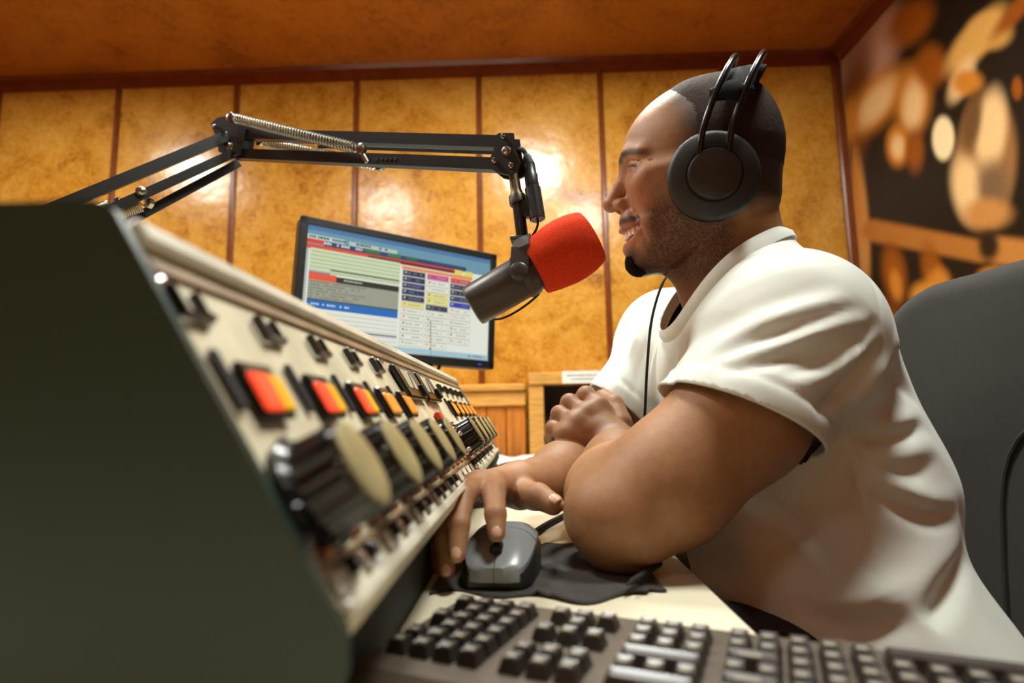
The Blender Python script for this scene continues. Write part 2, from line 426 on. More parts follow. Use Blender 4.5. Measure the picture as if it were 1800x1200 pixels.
chk = [(-.0600, .8279), (-.1455, .9700), (-.152, .9735), (-.41, .9735), (-.424, .955), (-.424, .775), (-.11, .775), (-.085, .783), (-.068, .797), (-.0595, .815)]
wb(MB().prism(chk, S0 - .0045, S0 + .0005, XZ), 'end_cheek', M_green, con)
wb(MB().prism(chk, S1 - .0005, S1 + .012, XZ), 'end_cheek', mat('blue_grey_enamel', srgb(92, 104, 106), .4), con)
wb(MB().box((-.40, S0 + .02, .75), (-.092, S1 - .02, .801)), 'plinth', M_black, con)
wb(MB().box((S0 + .004, .1535, -.001), (S1 - .002, .164, .0045), F, .0015), 'top_rail', M_rail, con)
wb(MB().box((S0 + .004, .1425, -.001), (S1 - .002, .1470, .0012), F), 'groove', M_groove, con)
wb(MB().box((S0 + .004, .0005, -.001), (S1 - .002, .0065, .0035), F, .0012), 'bottom_rail', M_rail, con)
wb(MB().box((S0 + .004, .0185, -.001), (S1 - .002, .0205, .0010), F), 'groove', M_groove, con)
def rep(name, me, s, t_, h=0., rot=0.):
    return place(name, me, con, F @ Matrix.Translation((s, t_, h)) @ Matrix.Rotation(rot, 4, 'Z'))
def proto(mb, name, m, smooth=False):
    o = mb.build(name, m, None, smooth); me = o.data; bpy.data.objects.remove(o); return me
def sub(parent_obj, name, me, M=Matrix.Identity(4)):
    o = bpy.data.objects.new(name, me); C.objects.link(o); o.parent = parent_obj; o.matrix_basis = M; return o
# protos
sw = MB().box((-.0105, -.0072, 0), (.0100, -.0048, .0042), bev=.0006).box((-.0115, -.0072, .0), (-.0088, .0062, .0046), bev=.0006).box((.0040, -.0062, .0), (.0062, .0058, .0046), bev=.0006).prism([(.006, -.0072), (.0150, -.0035), (.006, -.0022)], 0, .0035)
me_sw = proto(sw, 'toggle_switch', M_knob)
me_bez = proto(MB().box((-.0140, -.0130, 0), (.0140, .0130, .0045), bev=.0012), 'lamp_bezel', M_knob)
me_len = proto(MB().box((-.0072, -.0085, 0), (.0072, .0085, .0025), bev=.0008), 'red_lens', M_red)
me_ley = proto(MB().box((-.0062, -.0085, 0), (.0062, .0085, .0024), bev=.0008), 'yellow_lens', M_yel)
me_leo = proto(MB().box((-.0062, -.0085, 0), (.0062, .0085, .0024), bev=.0008), 'orange_lens', M_ora)
me_slot = proto(MB().box((-.0024, -.0130, 0), (.0024, .0130, .0026), bev=.0006), 'fader_slot', M_black)
def knob_mesh(R, h, flutes=18):
    mb = MB(); seg = flutes * 4
    prof = [(R * 1.16, 0), (R * 1.16, h * .16), (R * 1.02, h * .26), (R, h * .36), (R * .96, h * .9), (R * .92, h)]
    vs = []
    for i, (r, z) in enumerate(prof):
        for k in range(seg):
            a = 2 * math.pi * k / seg
            rr = r * (1 - (.07 if 2 <= i <= 4 else 0) * (1 if k % 4 in (0, 1) else 0))
            vs.append((rr * math.cos(a), rr * math.sin(a), z))
    fs = [(i * seg + k, i * seg + (k + 1) % seg, (i + 1) * seg + (k + 1) % seg, (i + 1) * seg + k) for i in range(len(prof) - 1) for k in range(seg)]
    fs += [tuple(reversed(range(seg))), tuple(range((len(prof) - 1) * seg, len(prof) * seg))]
    return mb.add(vs, fs)
me_kn = proto(knob_mesh(.0200, .0245), 'rotary_knob', M_knob)
me_kc = proto(MB().lathe([(.0176, 0), (.0176, .0010), (.0165, .0016), (.002, .0017)], 36), 'knob_cap', M_cap, True)
me_ptr = proto(MB().box((-.0012, .0165, .0), (.0012, .0250, .0055), bev=.0004), 'pointer', M_lab)
me_bt = proto(MB().box((-.004, -.0035, 0), (.004, .0035, .0055), bev=.0009), 'push_button', M_knob)
me_tog = proto(MB().lathe([(.0042, 0), (.0042, .002), (.0030, .0028), (.0016, .003), (.0018, .010), (.0024, .0135), (.0016, .015)], 12), 'toggle_lever', M_chrome, True)
me_lb = proto(MB().box((-.0105, -.0042, 0), (.0105, .0042, .0008)), 'label_strip', M_lab)
me_led = proto(MB().lathe([(.0026, 0), (.0026, .002), (.0015, .0035), (.0004, .004)], 10), 'indicator', mat('amber_bead', srgb(150, 92, 46), .3), True)
me_scr = proto(MB().lathe([(.0028, 0), (.0028, .0008), (.0016, .0015)], 10), 'screw', M_chrome, True)
for k in range(5):
    s = .231 + .0685 * k
    rep('toggle_switch', me_sw, .211 + .0675 * k, .1285)
    z = rep('lamp_bezel', me_bez, s + .0005, .0905)
    sub(z, 'red_lens' if k < 3 else 'orange_lens', me_len if k < 3 else me_leo, Matrix.Translation((-.0062, -.002, .0037)))
    sub(z, 'yellow_lens', me_ley if k < 3 else me_leo, Matrix.Translation((.0070, -.002, .0037)))
    rep('fader_slot', me_slot, .2085 + .0662 * k, .0952)
    z = rep('rotary_knob', me_kn, .2215 + .068 * k, .0445, 0, .3 * k)
    sub(z, 'knob_cap', me_kc, Matrix.Translation((0, 0, .0243)))
    sub(z, 'pointer', me_ptr, Matrix.Translation((0, 0, 0)))
    rep('push_button', me_bt, .222 + .068 * k, .0145); rep('push_button', me_bt, .246 + .068 * k, .0145)
    rep('indicator', me_led, .234 + .068 * k, .0145)
for k in range(5):
    s = .705 + .074 * k
    z = rep('rotary_knob', me_kn, s, .0445, 0, .25 * k); sub(z, 'knob_cap', me_kc, Matrix.Translation((0, 0, .0243))); sub(z, 'pointer', me_ptr)
    rep('toggle_switch', me_sw, .812 + .062 * k, .1240)
    z = rep('lamp_bezel', me_bez, .822 + .064 * k, .0905)
    sub(z, 'orange_lens', me_leo, Matrix.Translation((-.0065, -.001, .0037))); sub(z, 'orange_lens', me_leo, Matrix.Translation((.0068, -.001, .0037)))
    rep('fader_slot', me_slot, .793 + .064 * k, .0940)
    rep('push_button', me_bt, s - .012, .0145); rep('push_button', me_bt, s + .014, .0145)
for s, t_ in ((.566, .052), (.592, .05), (.618, .056), (.645, .05), (.57, .03), (.6, .028), (.64, .03)):
    rep('toggle_lever', me_tog, s, t_)
for k in range(26): rep('label_strip', me_lb, .215 + .0352 * k, .0120 if k % 2 == 0 else .0112, .0006)
for k in range(27): rep('indicator', me_led, .212 + .034 * k, .0238)
rep('push_button', proto(MB().box((-.010, -.006, 0), (.010, .006, .006), bev=.001), 'red_button', mat('red_cap', srgb(200, 46, 30), .4)), .640, .0765)
# two meters: dark frame, cream scale, needle
for s0, s1 in ((.534, .622), (.636, .724)):
    fr = wb(MB().box((s0, .0975, 0), (s1, .1345, .006), F, .0015), 'meter_frame', M_knob, con)
    a = place('scale', proto(MB().box((s0 + .012, .108, .0055), (s1 - .034, .129, .0066)), 'scale', M_mface), con, F); a.parent = fr; a.matrix_basis = Matrix.Translation(-con.location) @ F
    b_ = MB().bar((s0 + .03, .106, .0072), (s0 + .045, .127, .0072), .0008, .0008).build('needle', M_black, fr); b_.matrix_basis = Matrix.Translation(-con.location) @ F
    c_ = MB().box((s1 - .018, .101, .005), (s1 - .003, .114, .010), None, .001).build('meter_selector', M_black, fr); c_.matrix_basis = Matrix.Translation(-con.location) @ F
for s in (.203, .52, .75, 1.12):
    rep('screw', me_scr, s, .0300, 0.); rep('screw', me_scr, s, .1375, 0.)
tag(con, 'vintage cream mixing console with big black knobs and a dark green end cheek', 'mixing console')

# ================================================================== MONITOR
mon_c = (W(519, 496, 1.165) + W(870, 547, 1.425)) / 2
ml = W(519, 496, 1.165); mr_ = W(870, 547, 1.425)
mx_ = Vector(mr_ - ml); MW_ = mx_.length; mx_.normalize()
my_ = Vector((0, 0, 1)) - mx_ * mx_.z; my_.normalize(); mz_ = mx_.cross(my_)
if mz_.y > 0: mz_ = -mz_
MH_ = .292
mon = thing('monitor', (float(mon_c[0]), float(mon_c[1]), .75))
MF = frame(mon_c, mx_, my_, mz_)
hw, hh = MW_ / 2, MH_ / 2
wb(MB().box((-hw, -hh, -.045), (hw, hh, -.006), MF, .006), 'back_shell', M_blackp, mon)
bz = .0165
for nm, lo, hi in (('bezel', (-hw, hh - bz, -.008), (hw, hh, .004)), ('bezel', (-hw, -hh, -.008), (hw, -hh + bz * 1.25, .004)), ('bezel', (-hw, -hh, -.008), (-hw + bz, hh, .004)), ('bezel', (hw - bz, -hh, -.008), (hw, hh, .004))):
    wb(MB().box(lo, hi, MF, .002), nm, M_blackp, mon)
wb(MB().box((hw - .045, -hh + .008, .0035), (hw - .036, -hh + .0105, .0046), MF), 'power_light', mat('blue_light', srgb(70, 70, 220), .4, emit=.8), mon)
# picture on the screen: flat colour fields, rows and cells
def screen():
    V = []; Fc = []; Cc = []
    x0, x1, y0, y1 = -hw + bz, hw - bz, hh - bz, -hh + bz * 1.25
    lay = [0]
    def R(a, b, c, d, col, lv=None):
        z = -.0015 + lay[0] * 4e-6; lay[0] += 1
        o = len(V); X = lambda u: x0 + (x1 - x0) * u; Y = lambda v: y0 + (y1 - y0) * v
        V.extend([(X(a), Y(d), z), (X(b), Y(d), z), (X(b), Y(c), z), (X(a), Y(c), z)]); Fc.append((o, o + 1, o + 2, o + 3)); Cc.extend([srgb(*col)[:3]] * 4)
    r = random.Random(3)
    def txt(a, b, v, col, h=.008, dens=.75):
        u = a
        while u < b:
            w = r.uniform(.004, .014)
            if r.random() < dens: R(u, min(u + w, b), v, v + h, col)
            u += w + .003
    R(0, 1, 0, 1, (236, 240, 226)); R(0, 1, 0, .17, (112, 158, 178)); R(0, 1, .0, .04, (86, 128, 170))
    R(.0, .18, .075, .115, (200, 214, 206)); R(.2, .45, .08, .115, (190, 206, 200)); txt(.01, .4, .085, (60, 80, 90), .018)
    R(0, .08, .115, .15, (226, 70, 50)); R(.08, .85, .12, .16, (60, 70, 110)); R(.28, .36, .115, .15, (70, 120, 70)); R(.4, .47, .115, .15, (70, 130, 80)); R(.5, .56, .118, .15, (60, 110, 70)); txt(.08, .27, .125, (220, 226, 226), .02)
    R(0, .78, .16, .20, (226, 84, 60)); R(.3, .78, .172, .2, (120, 40, 46)); R(.78, .83, .16, .21, (236, 220, 100)); R(.84, .89, .16, .21, (236, 220, 100))
    R(.48, .89, .21, .24, (238, 150, 90))
    R(.02, .47, .19, .40, (214, 226, 186))
    for k in range(6): R(.02, .47, .215 + k * .033, .221 + k * .033, (150, 172, 130))
    R(.12, .47, .355, .365, (40, 44, 60)); R(.02, .12, .39, .40, (130, 120, 180))
    R(.02, .15, .40, .46, (238, 96, 60)); R(.15, .47, .41, .46, (56, 54, 44)); txt(.17, .28, .425, (190, 190, 170), .014)
    R(.02, .47, .46, .63, (164, 164, 146))
    for k in range(6): txt(.03, .3 - .03 * (k % 3), .47 + k * .026, (120, 122, 112), .01)
    R(.02, .47, .62, .632, (60, 90, 70)); R(.02, .47, .632, .70, (40, 112, 190)); txt(.04, .22, .655, (210, 226, 240), .016)
    for k in range(7): R(.02, .47, .735 + k * .036, .741 + k * .036, (196, 196, 186))
    R(.02, .47, .86, .872, (70, 70, 100)); R(.0, .012, .2, .9, (180, 196, 190))
    cols = [(.485, .612), (.62, .747), (.755, .882)]
    N_ = (52, 56, 92); Bk = (60, 60, 74); Y_ = (240, 228, 130); P_ = (212, 70, 150); Rd = (222, 70, 56); Bl = (60, 66, 176); Wt = (236, 238, 222)
    grid = [[Bk, N_, N_, N_, Bk, Y_, Wt, Wt, Wt, Wt, Wt, Wt], [P_, Wt, Wt, Y_, Y_, Bk, Wt, Wt, Wt, Wt, Wt, Wt], [Rd, Bk, Bk, N_, Bl, Wt, Wt, Wt, Wt, Wt, Wt, None]]
    for c, (a, b) in enumerate(cols):
        for k, g in enumerate(grid[c]):
            v = .245 + k * .058
            if g is None: continue
            R(a, b, v, v + .056, (188, 192, 178)); R(a + .002, b - .002, v + .003, v + .050, g)
            dk = sum(g) < 330
            R(a + .012, a + .022, v + .014, v + .03, (206, 206, 206) if dk else r.choice([(230, 120, 100), (150, 160, 150), (236, 180, 140), (90, 100, 90)]))
            txt(a + .03, b - .02, v + .02, (120, 126, 170) if dk else (170, 172, 160), .012)
    for k in range(6): R(.9, .99, .25 + k * .045, .256 + k * .045, (180, 186, 180))
    R(.0, 1, .95, 1, (170, 204, 214)); txt(.86, .98, .965, (110, 130, 140), .016)
    me = bpy.data.meshes.new('screen_picture'); me.from_pydata([tuple(MF @ Vector(p) - mon.location) for p in V], [], Fc); colour_attr(me, np.array(Cc))
    link('screen_picture', me, attr_mat('screen_light', .25, emit=.95, black=True), mon)
screen()
wb(MB().bar((mon_c[0] + .03, mon_c[1] + .05, .76), (mon_c[0] + .03, mon_c[1] + .05, 1.12), .05, .03, (0, 1, 0)), 'stand_neck', M_blackp, mon)
wb(MB().lathe([(.115, .75), (.115, .757), (.10, .764), (.03, .768)], 28, Matrix.Translation((mon_c[0] + .03, mon_c[1] + .05, 0))), 'stand_base', M_blackp, mon, True)
wb(MB().tube(bez([W(762, 656, 1.33), W(768, 650, 1.34), W(772, 640, 1.37), W(760, 600, 1.40)], 4), .004), 'cable_stub', M_black, mon, True)
tag(mon, 'black framed monitor showing colourful playlist software behind the console', 'monitor')

# ================================================================== KEYBOARDS
M_kb = mat('grey_brown_keyboard', srgb(84, 74, 62), .42, var=.1, scale=90)
M_key = mat('keycap', srgb(50, 44, 38), .33, var=.12, scale=90)
M_leg = mat('key_legend_glare', srgb(136, 128, 112), .5)  # legend blocks, enlarged and lightened to paint glare on the key tops
def keyboard(M, label, rows_cols, L, D, legends=True):
    t = thing('keyboard', M=M)
    case = MB().box((0, 0, .0), (L, D, .017), bev=.005).build('case', M_kb, t)
    cache = {}
    for x, y, w, h in rows_cols:
        kk = (round(w, 4), round(h, 4))
        if kk not in cache:
            mb = MB(); i = .0022
            mb.add([(0, 0, 0), (w, 0, 0), (w, h, 0), (0, h, 0), (i, i, .0075), (w - i, i, .0075), (w - i, h - i, .0085), (i, h - i, .0085), (i * 2, i * 2, .0070), (w - 2 * i, 2 * i, .0070), (w - 2 * i, h - 2 * i, .0078), (2 * i, h - 2 * i, .0078)],
                   [(3, 2, 1, 0), (0, 1, 5, 4), (1, 2, 6, 5), (2, 3, 7, 6), (3, 0, 4, 7), (4, 5, 9, 8), (5, 6, 10, 9), (6, 7, 11, 10), (7, 4, 8, 11), (8, 9, 10, 11)])
            cache[kk] = proto(mb, 'key', M_key)
            cache[kk, 'l'] = proto(MB().box((w * .26, h * .30, .0070), (w * .66, h * .66, .0079)), 'legend_glare', M_leg)
        o = sub(t, 'key', cache[kk], Matrix.Translation((x, y, .0165)))
        if legends and w < .03: sub(o, 'legend_glare', cache[kk, 'l'])
    return tag(t, label, 'keyboard', 'keyboards on the desk')
def layout(L, D, p=.0146, y0=.022):
    """many-keyed board seen from behind: number pad left, main block right; y grows towards the typist"""
    ks = []; h = p - .0018
    for r in range(6):
        for c in range(4):
            if not (c == 0 and r in (2, 4)): ks.append((.012 + c * p, y0 + r * p, h, h))
    x = .012 + 4 * p + .009
    for r in (0, 1, 3, 4, 5):
        for c in range(3):
            if r != 4 or c == 1: ks.append((x + c * p, y0 + r * p, h, h))
    x += 3 * p + .009
    for r in range(6):
        if r in (0, 2): ks.append((x, y0 + r * p, 3 * p - .0018, h))
        else:
            for c in range(3): ks.append((x + c * p, y0 + r * p, h, h))
    x += 3 * p + .006; n = int((L - .010 - x) / p)
    for r in range(6):
        c = 0
        while c < n:
            wd_ = 2 if (r, c) in ((1, 0), (2, n - 2), (3, 0), (4, n - 2)) else (6 if (r == 5 and c == 5 and n > 12) else 1)
            ks.append((x + c * p, y0 + r * p, wd_ * p - .0018, h)); c += wd_
    return ks
kx = Vector((.924, -.383, 0)); ky = Vector((.383, .924, 0))
ko = kx * -.214 + ky * .253 + Vector((0, 0, .7515))
keyboard(frame(ko, kx, ky, (0, 0, 1)), 'large dark keyboard in the foreground between the console and the white shirt', layout(.455, .128), .455, .128)
ko = Vector((-.115, 1.50, .7515))
keyboard(frame(ko, (0, -1, 0), (1, 0, 0), (0, 0, 1)), 'dark keyboard on the far desk below the end of the console', layout(.44, .13), .44, .13, False)

# ================================================================== MOUSE, CLOTH, SMALL THINGS ON THE DESK
M_mgrey = mat('satin_grey_mouse', srgb(136, 140, 142), .3, var=.05)
M_mdark = mat('dark_mouse_side', srgb(34, 33, 32), .4)
ms = thing('computer_mouse', (-.026, .556, .7535))
def mouse_surface(u, v, grow=1.):
    """u -1..1 across, v 0 front .. 1 back"""
    L = .114; w = .035 * (1 - .10 * (2 * v - 1) ** 2) * (1 - .06 * math.sin(v * math.pi)) * grow
    e = max(0, 1 - abs(2 * v - 1) ** 3.2) ** .42
    return u * w * (.42 + .58 * e), (v - .5) * L, (.014 + .026 * math.sin(math.pi * min(1, v * .74 + .06)))
def mouse_mesh(u0, u1, v0, v1, z0, dz=0., nu=14, nv=18, skirt=True):
    mb = MB(); vs = []; fs = []
    for j in range(nv + 1):
        for i in range(nu + 1):
            u = u0 + (u1 - u0) * i / nu; v = v0 + (v1 - v0) * j / nv
            x, y, H = mouse_surface(u, v); ed = max(abs(u), abs(2 * v - 1))
            z = z0 + (H - z0) * (1 - max(0, abs(u)) ** 3.5 * .45) * (1 - max(0, abs(2 * v - 1)) ** 6 * .25) + dz
            vs.append((x, y, z))
    n = nu + 1
    for j in range(nv):
        for i in range(nu): fs.append((j * n + i, j * n + i + 1, (j + 1) * n + i + 1, (j + 1) * n + i))
    # walls down to z0
    rim = [i for i in range(n)] + [j * n + nu for j in range(1, nv + 1)] + [nv * n + i for i in range(nu - 1, -1, -1)] + [j * n for j in range(nv - 1, 0, -1)]
    o = len(vs)
    for r in rim: x, y, z = vs[r]; vs.append((x, y, z0))
    m = len(rim)
    for k in range(m): fs.append((rim[k], o + k, o + (k + 1) % m, rim[(k + 1) % m]))
    fs.append(tuple(range(o, o + m)))
    return mb.add(vs, fs)
mouse_mesh(-1, 1, .035, 1, .0).build('base', M_mdark, ms, True)
mouse_mesh(-.93, -.02, .0, .45, .005, .0016).build('button', M_mgrey, ms, True)
mouse_mesh(.02, .93, .0, .45, .005, .0016).build('button', M_mgrey, ms, True)
mouse_mesh(-.93, .93, .46, .97, .008, .0014).build('palm_shell', M_mgrey, ms, True)
wz = mouse_surface(0, .22)
MB().box((-.0052, wz[1] - .015, wz[2] - .006), (.0052, wz[1] + .013, wz[2] + .0024), None, .002).build('wheel_well', M_black, ms)
MB().lathe([(.007, -.003), (.010, -.0022), (.010, .0022), (.007, .003)], 20, Matrix.Translation((0, wz[1], wz[2] - .002)) @ Matrix.Rotation(math.pi / 2, 4, 'Y')).build('scroll_wheel', M_mdark, ms, True)
ms.rotation_euler = (0, 0, math.radians(-6))
tag(ms, 'grey and black computer mouse under the fingers of the person', 'mouse')

M_cloth = mat('charcoal_cloth', srgb(48, 42, 38), .9, var=.2, scale=120, bump=.2, bscale=900, sheen=.2)
def cloth():
    nx, ny = 44, 30; vs = []
    for j in range(ny + 1):
        for i in range(nx + 1):
            u = i / nx; v = j / ny
            x = -.085 + .194 * u - .010 * v * (u > .9); y = .487 + .19 * v + .012 * math.sin(u * 6.2 + .8) * (1 - v) + .008 * math.sin(u * 17) * (1 - v)
            lift = .010 * max(0, math.sin(u * 7.4 - .9)) ** 2 * (1 - v) ** 2 * (u > .45) + .0025 * math.sin(u * 9 + v * 7) ** 2 * (u > .5)
            if u > .93: y += .010 * (1 - v)
            vs.append((x, y, .7518 + lift))
    n = nx + 1
    fs = [(j * n + i, j * n + i + 1, (j + 1) * n + i + 1, (j + 1) * n + i) for j in range(ny) for i in range(nx)]
    o = MB().add(vs, fs).build('mouse_cloth', M_cloth, None, True)
    sm = o.modifiers.new('thickness', 'SOLIDIFY'); sm.thickness = .0018; sm.offset = -.0 - 1
    tag(o, 'rumpled charcoal cloth lying under the mouse and the elbow', 'cloth')
cloth()
a, b = on_plane(1108, 1024, (0, 0, .760), (0, 0, 1)), on_plane(1160, 990, (0, 0, .760), (0, 0, 1))
pen = thing('pen', (float(a[0]), float(a[1]), .75))
wb(MB().tube([a, a * .9 + b * .1, a * .4 + b * .6, b], [.002, .003, .003, .0026], 10), 'barrel', M_black, pen, True)
wb(MB().tube([a - (b - a) * .12, a], [.0005, .002], 10), 'tip', M_black, pen, True)
tag(pen, 'short black pen on the rumpled cloth beside the elbow', 'pen')
def on_desk(px, py, z=.754): 
    q = on_plane(px, py, (0, 0, z), (0, 0, 1)); return q
cb = MB().tube(bez([on_desk(940, 935), on_desk(962, 921), on_desk(985, 909), on_desk(1012, 895), on_desk(1040, 880)], 6), .0038, 8).build('mouse_cable', M_black, None, True)
tag(cb, 'black cable lying on the cream desk beside the mouse', 'cable')
def papers():
    mb = MB(); n = 14; vs = []
    for j in range(n + 1):
        for i in range(n + 1):
            u, v = i / n, j / n
            z = .752 + .012 * abs(math.sin(u * 5 + 2 * v)) * abs(math.sin(v * 4 + 1)) + .004 * math.sin(9 * u + 5 * v) ** 2
            vs.append((-.11 + .24 * u, 1.70 + .30 * v + .02 * u, z))
    fs = [(j * (n + 1) + i, j * (n + 1) + i + 1, (j + 1) * (n + 1) + i + 1, (j + 1) * (n + 1) + i) for j in range(n) for i in range(n)]
    o = mb.add(vs, fs).build('paper_sheet', M_paper, None, True)
    sm = o.modifiers.new('thickness', 'SOLIDIFY'); sm.thickness = .0006
    tag(o, 'creased white paper sheet at the far end of the desk', 'paper')
papers()
# ================================================================== SOFT-FORM MESHER (implicit surfaces -> quads)
def smin(a, b, k):
    h = np.maximum(k - np.abs(a - b), 0) / k
    return np.minimum(a, b) - h * h * k * .25
def smax(a, b, k): return -smin(-a, -b, k)
def sd_cone(p, a, b, ra, rb):
    a = np.asarray(a, float); b = np.asarray(b, float); ab = b - a
    t = np.clip((p - a) @ ab / (ab @ ab), 0, 1)
    return np.linalg.norm(p - a - t[:, None] * ab, axis=1) - (ra + (rb - ra) * t)
def sd_chain(p, pts, k=.006):
    d = None
    for (a, ra), (b, rb) in zip(pts[:-1], pts[1:]):
        e = sd_cone(p, a, b, ra, rb); d = e if d is None else smin(d, e, k)
    return d
def sd_ell(p, c, r, A=None):
    q = p - np.asarray(c, float)
    if A is not None: q = q @ np.asarray(A, float).T
    r = np.asarray(r, float); k0 = np.linalg.norm(q / r, axis=1); k1 = np.linalg.norm(q / (r * r), axis=1)
    return k0 * (k0 - 1) / np.maximum(k1, 1e-9)
def sd_sph(p, c, r): return np.linalg.norm(p - np.asarray(c, float), axis=1) - r
def chunked(f, p, n=400000):
    return np.concatenate([f(p[i:i + n]) for i in range(0, len(p), n)]) if len(p) else np.zeros(0)
def sdf_mesh(f, lo, hi, h, smooth_iter=0):
    """surface nets on a narrow band around f = 0"""
    lo = np.array(lo, float); hi = np.array(hi, float); B = 8
    nb = np.ceil((hi - lo) / (h * B)).astype(int); n = nb * B + 1
    bi = np.stack(np.meshgrid(*[np.arange(k) for k in nb], indexing='ij'), -1).reshape(-1, 3)
    c = lo + (bi + .5) * B * h
    dc = chunked(f, c); act = np.abs(dc) < B * h * 1.0
    g = np.full(n, 1e3, np.float32)
    sg = np.sign(dc)
    for b_, s_ in zip(bi[~act], sg[~act]):
        i, j, k = b_ * B
        if s_ < 0: g[i:i + B + 1, j:j + B + 1, k:k + B + 1] = -1e3
    off = np.stack(np.meshgrid(*[np.arange(B + 1)] * 3, indexing='ij'), -1).reshape(-1, 3)
    idx = (bi[act][:, None, :] * B + off[None]).reshape(-1, 3)
    flat = np.unique(np.ravel_multi_index(idx.T, n))
    ijk = np.stack(np.unravel_index(flat, n), 1)
    g.ravel()[flat] = chunked(f, lo + ijk * h)
    s = g < 0
    cs = s[:-1, :-1, :-1].astype(np.int8)
    cnt = np.zeros(cs.shape, np.int8)
    for di in (0, 1):
        for dj in (0, 1):
            for dk in (0, 1): cnt += s[di:n[0] - 1 + di, dj:n[1] - 1 + dj, dk:n[2] - 1 + dk]
    cell = (cnt > 0) & (cnt < 8)
    ci = np.argwhere(cell); vid = np.full(cell.shape, -1, np.int64); vid[cell] = np.arange(len(ci))
    acc = np.zeros((len(ci), 3)); w = np.zeros(len(ci))
    cor = [(a, b, c_) for a in (0, 1) for b in (0, 1) for c_ in (0, 1)]
    for ax in range(3):
        for q in cor:
            if q[ax]: continue
            r = list(q); r[ax] = 1
            v0 = g[ci[:, 0] + q[0], ci[:, 1] + q[1], ci[:, 2] + q[2]]; v1 = g[ci[:, 0] + r[0], ci[:, 1] + r[1], ci[:, 2] + r[2]]
            m = (v0 < 0) != (v1 < 0); t = np.clip(np.where(m, v0 / np.where(m, v0 - v1, 1), 0), 0, 1)
            pt = np.tile(np.array(q, float), (len(ci), 1)); pt[:, ax] += t
            acc += pt * m[:, None]; w += m
    V = lo + (ci + acc / np.maximum(w, 1)[:, None]) * h
    Fq = []
    for ax in range(3):
        a, b = [(1, 2), (2, 0), (0, 1)][ax]
        sl0 = [slice(1, None)] * 3; sl0[ax] = slice(0, -1)
        base = np.argwhere(s.take(range(0, n[ax] - 1), ax) != s.take(range(1, n[ax]), ax))
        ok = (base[:, a] > 0) & (base[:, b] > 0) & (base[:, a] < n[a] - 1) & (base[:, b] < n[b] - 1); base = base[ok]
        ins = s[base[:, 0], base[:, 1], base[:, 2]]
        e = np.eye(3, dtype=int); q = []
        for da, db in ((1, 1), (0, 1), (0, 0), (1, 0)):
            p = base - e[a] * da - e[b] * db; q.append(vid[p[:, 0], p[:, 1], p[:, 2]])
        q = np.stack(q, 1); q[~ins] = q[~ins][:, ::-1]; Fq.append(q)
    Fq = np.concatenate(Fq); Fq = Fq[(Fq >= 0).all(1)]
    # settle on the true surface
    for _ in range(1):
        d = chunked(f, V); e = h * .4
        G = np.stack([chunked(f, V + np.eye(3)[a] * e) - d for a in range(3)], 1) / e
        gg = np.maximum((G * G).sum(1), .05)
        V = V - np.clip(d / gg, -h, h)[:, None] * G * .8
    return V, Fq
def np_mesh(name, V, F):
    me = bpy.data.meshes.new(name)
    me.vertices.add(len(V)); me.vertices.foreach_set('co', np.asarray(V, np.float32).ravel())
    F = np.asarray(F); k = F.shape[1]
    me.loops.add(F.size); me.loops.foreach_set('vertex_index', F.ravel().astype(np.int32))
    me.polygons.add(len(F)); me.polygons.foreach_set('loop_start', (np.arange(len(F)) * k).astype(np.int32))
    me.update(calc_edges=True); me.validate(); me.shade_smooth()
    return me
def relax(V, F, it=1, lam=.5, mask=None):
    n = len(V)
    for _ in range(it):
        acc = np.zeros_like(V); w = np.zeros(n)
        k = F.shape[1]
        for a in range(k):
            i, j = F[:, a], F[:, (a + 1) % k]
            np.add.at(acc, i, V[j]); np.add.at(acc, j, V[i]); np.add.at(w, i, 1); np.add.at(w, j, 1)
        m = acc / np.maximum(w, 1)[:, None]
        l = lam if mask is None else (lam * mask)[:, None]
        V = V + (m - V) * l
    return V
def sstep(a, b, x):
    t = np.clip((x - a) / (b - a), 0, 1); return t * t * (3 - 2 * t)
def within(p, c, r, f, far=.03):
    """f(p) only where p is near c; a safe large value elsewhere"""
    dist = np.linalg.norm(p - np.asarray(c, float), axis=1); m = dist < r
    out = np.maximum(dist - r, 0) + far
    if m.any(): out[m] = f(p[m])
    return out
# ================================================================== BOOM ARM
M_arm = mat('black_enamel_tube', srgb(26, 22, 20), .35, var=.15)
M_bolt = mat('nickel_bolt', srgb(170, 166, 158), .25, metal=1., var=.06)
M_spring = mat('spring_steel', srgb(176, 172, 160), .3, metal=.9, var=.06)
M_brass = mat('old_brass', srgb(120, 106, 80), .35, metal=.8)
boom = thing('boom_arm', (-.66, .62, .75))
EL = W(410, 246, .86); HD = W(893, 276, .675); BS = np.array([-.66, .62, 1.06])
# plane of the upper arm: along EL->HD and up; of the lower arm: EL->BS and up
def axes(a, b):
    t = Vector(b - a); h = Vector((t.x, t.y, 0)).normalized(); n = Vector((h.y, -h.x, 0))
    if n.y > 0: n = -n
    return h, n
uh, un = axes(EL, HD); lh, ln = axes(EL, BS)
uF = frame(EL, uh, (0, 0, 1), un); 
def P2(px, py, side='u', off=0.):
    """pixel on the vertical plane of the upper ('u') or lower ('l') arm, moved off it towards the viewer"""
    n = un if side == 'u' else ln
    return on_plane(px, py, EL + np.array(n) * 0, n) + np.array(n) * off
def plate(name, pts, side, off, th):
    n = np.array(un if side == 'u' else ln); A = [P2(x, y, side) for x, y in pts]
    k = len(A); vs = [q + n * (off - th / 2) for q in A] + [q + n * (off + th / 2) for q in A]
    fs = [tuple(reversed(range(k))), tuple(range(k, 2 * k))] + [(i, (i + 1) % k, k + (i + 1) % k, k + i) for i in range(k)]
    return wb(MB().add(vs, fs), name, M_arm, boom)
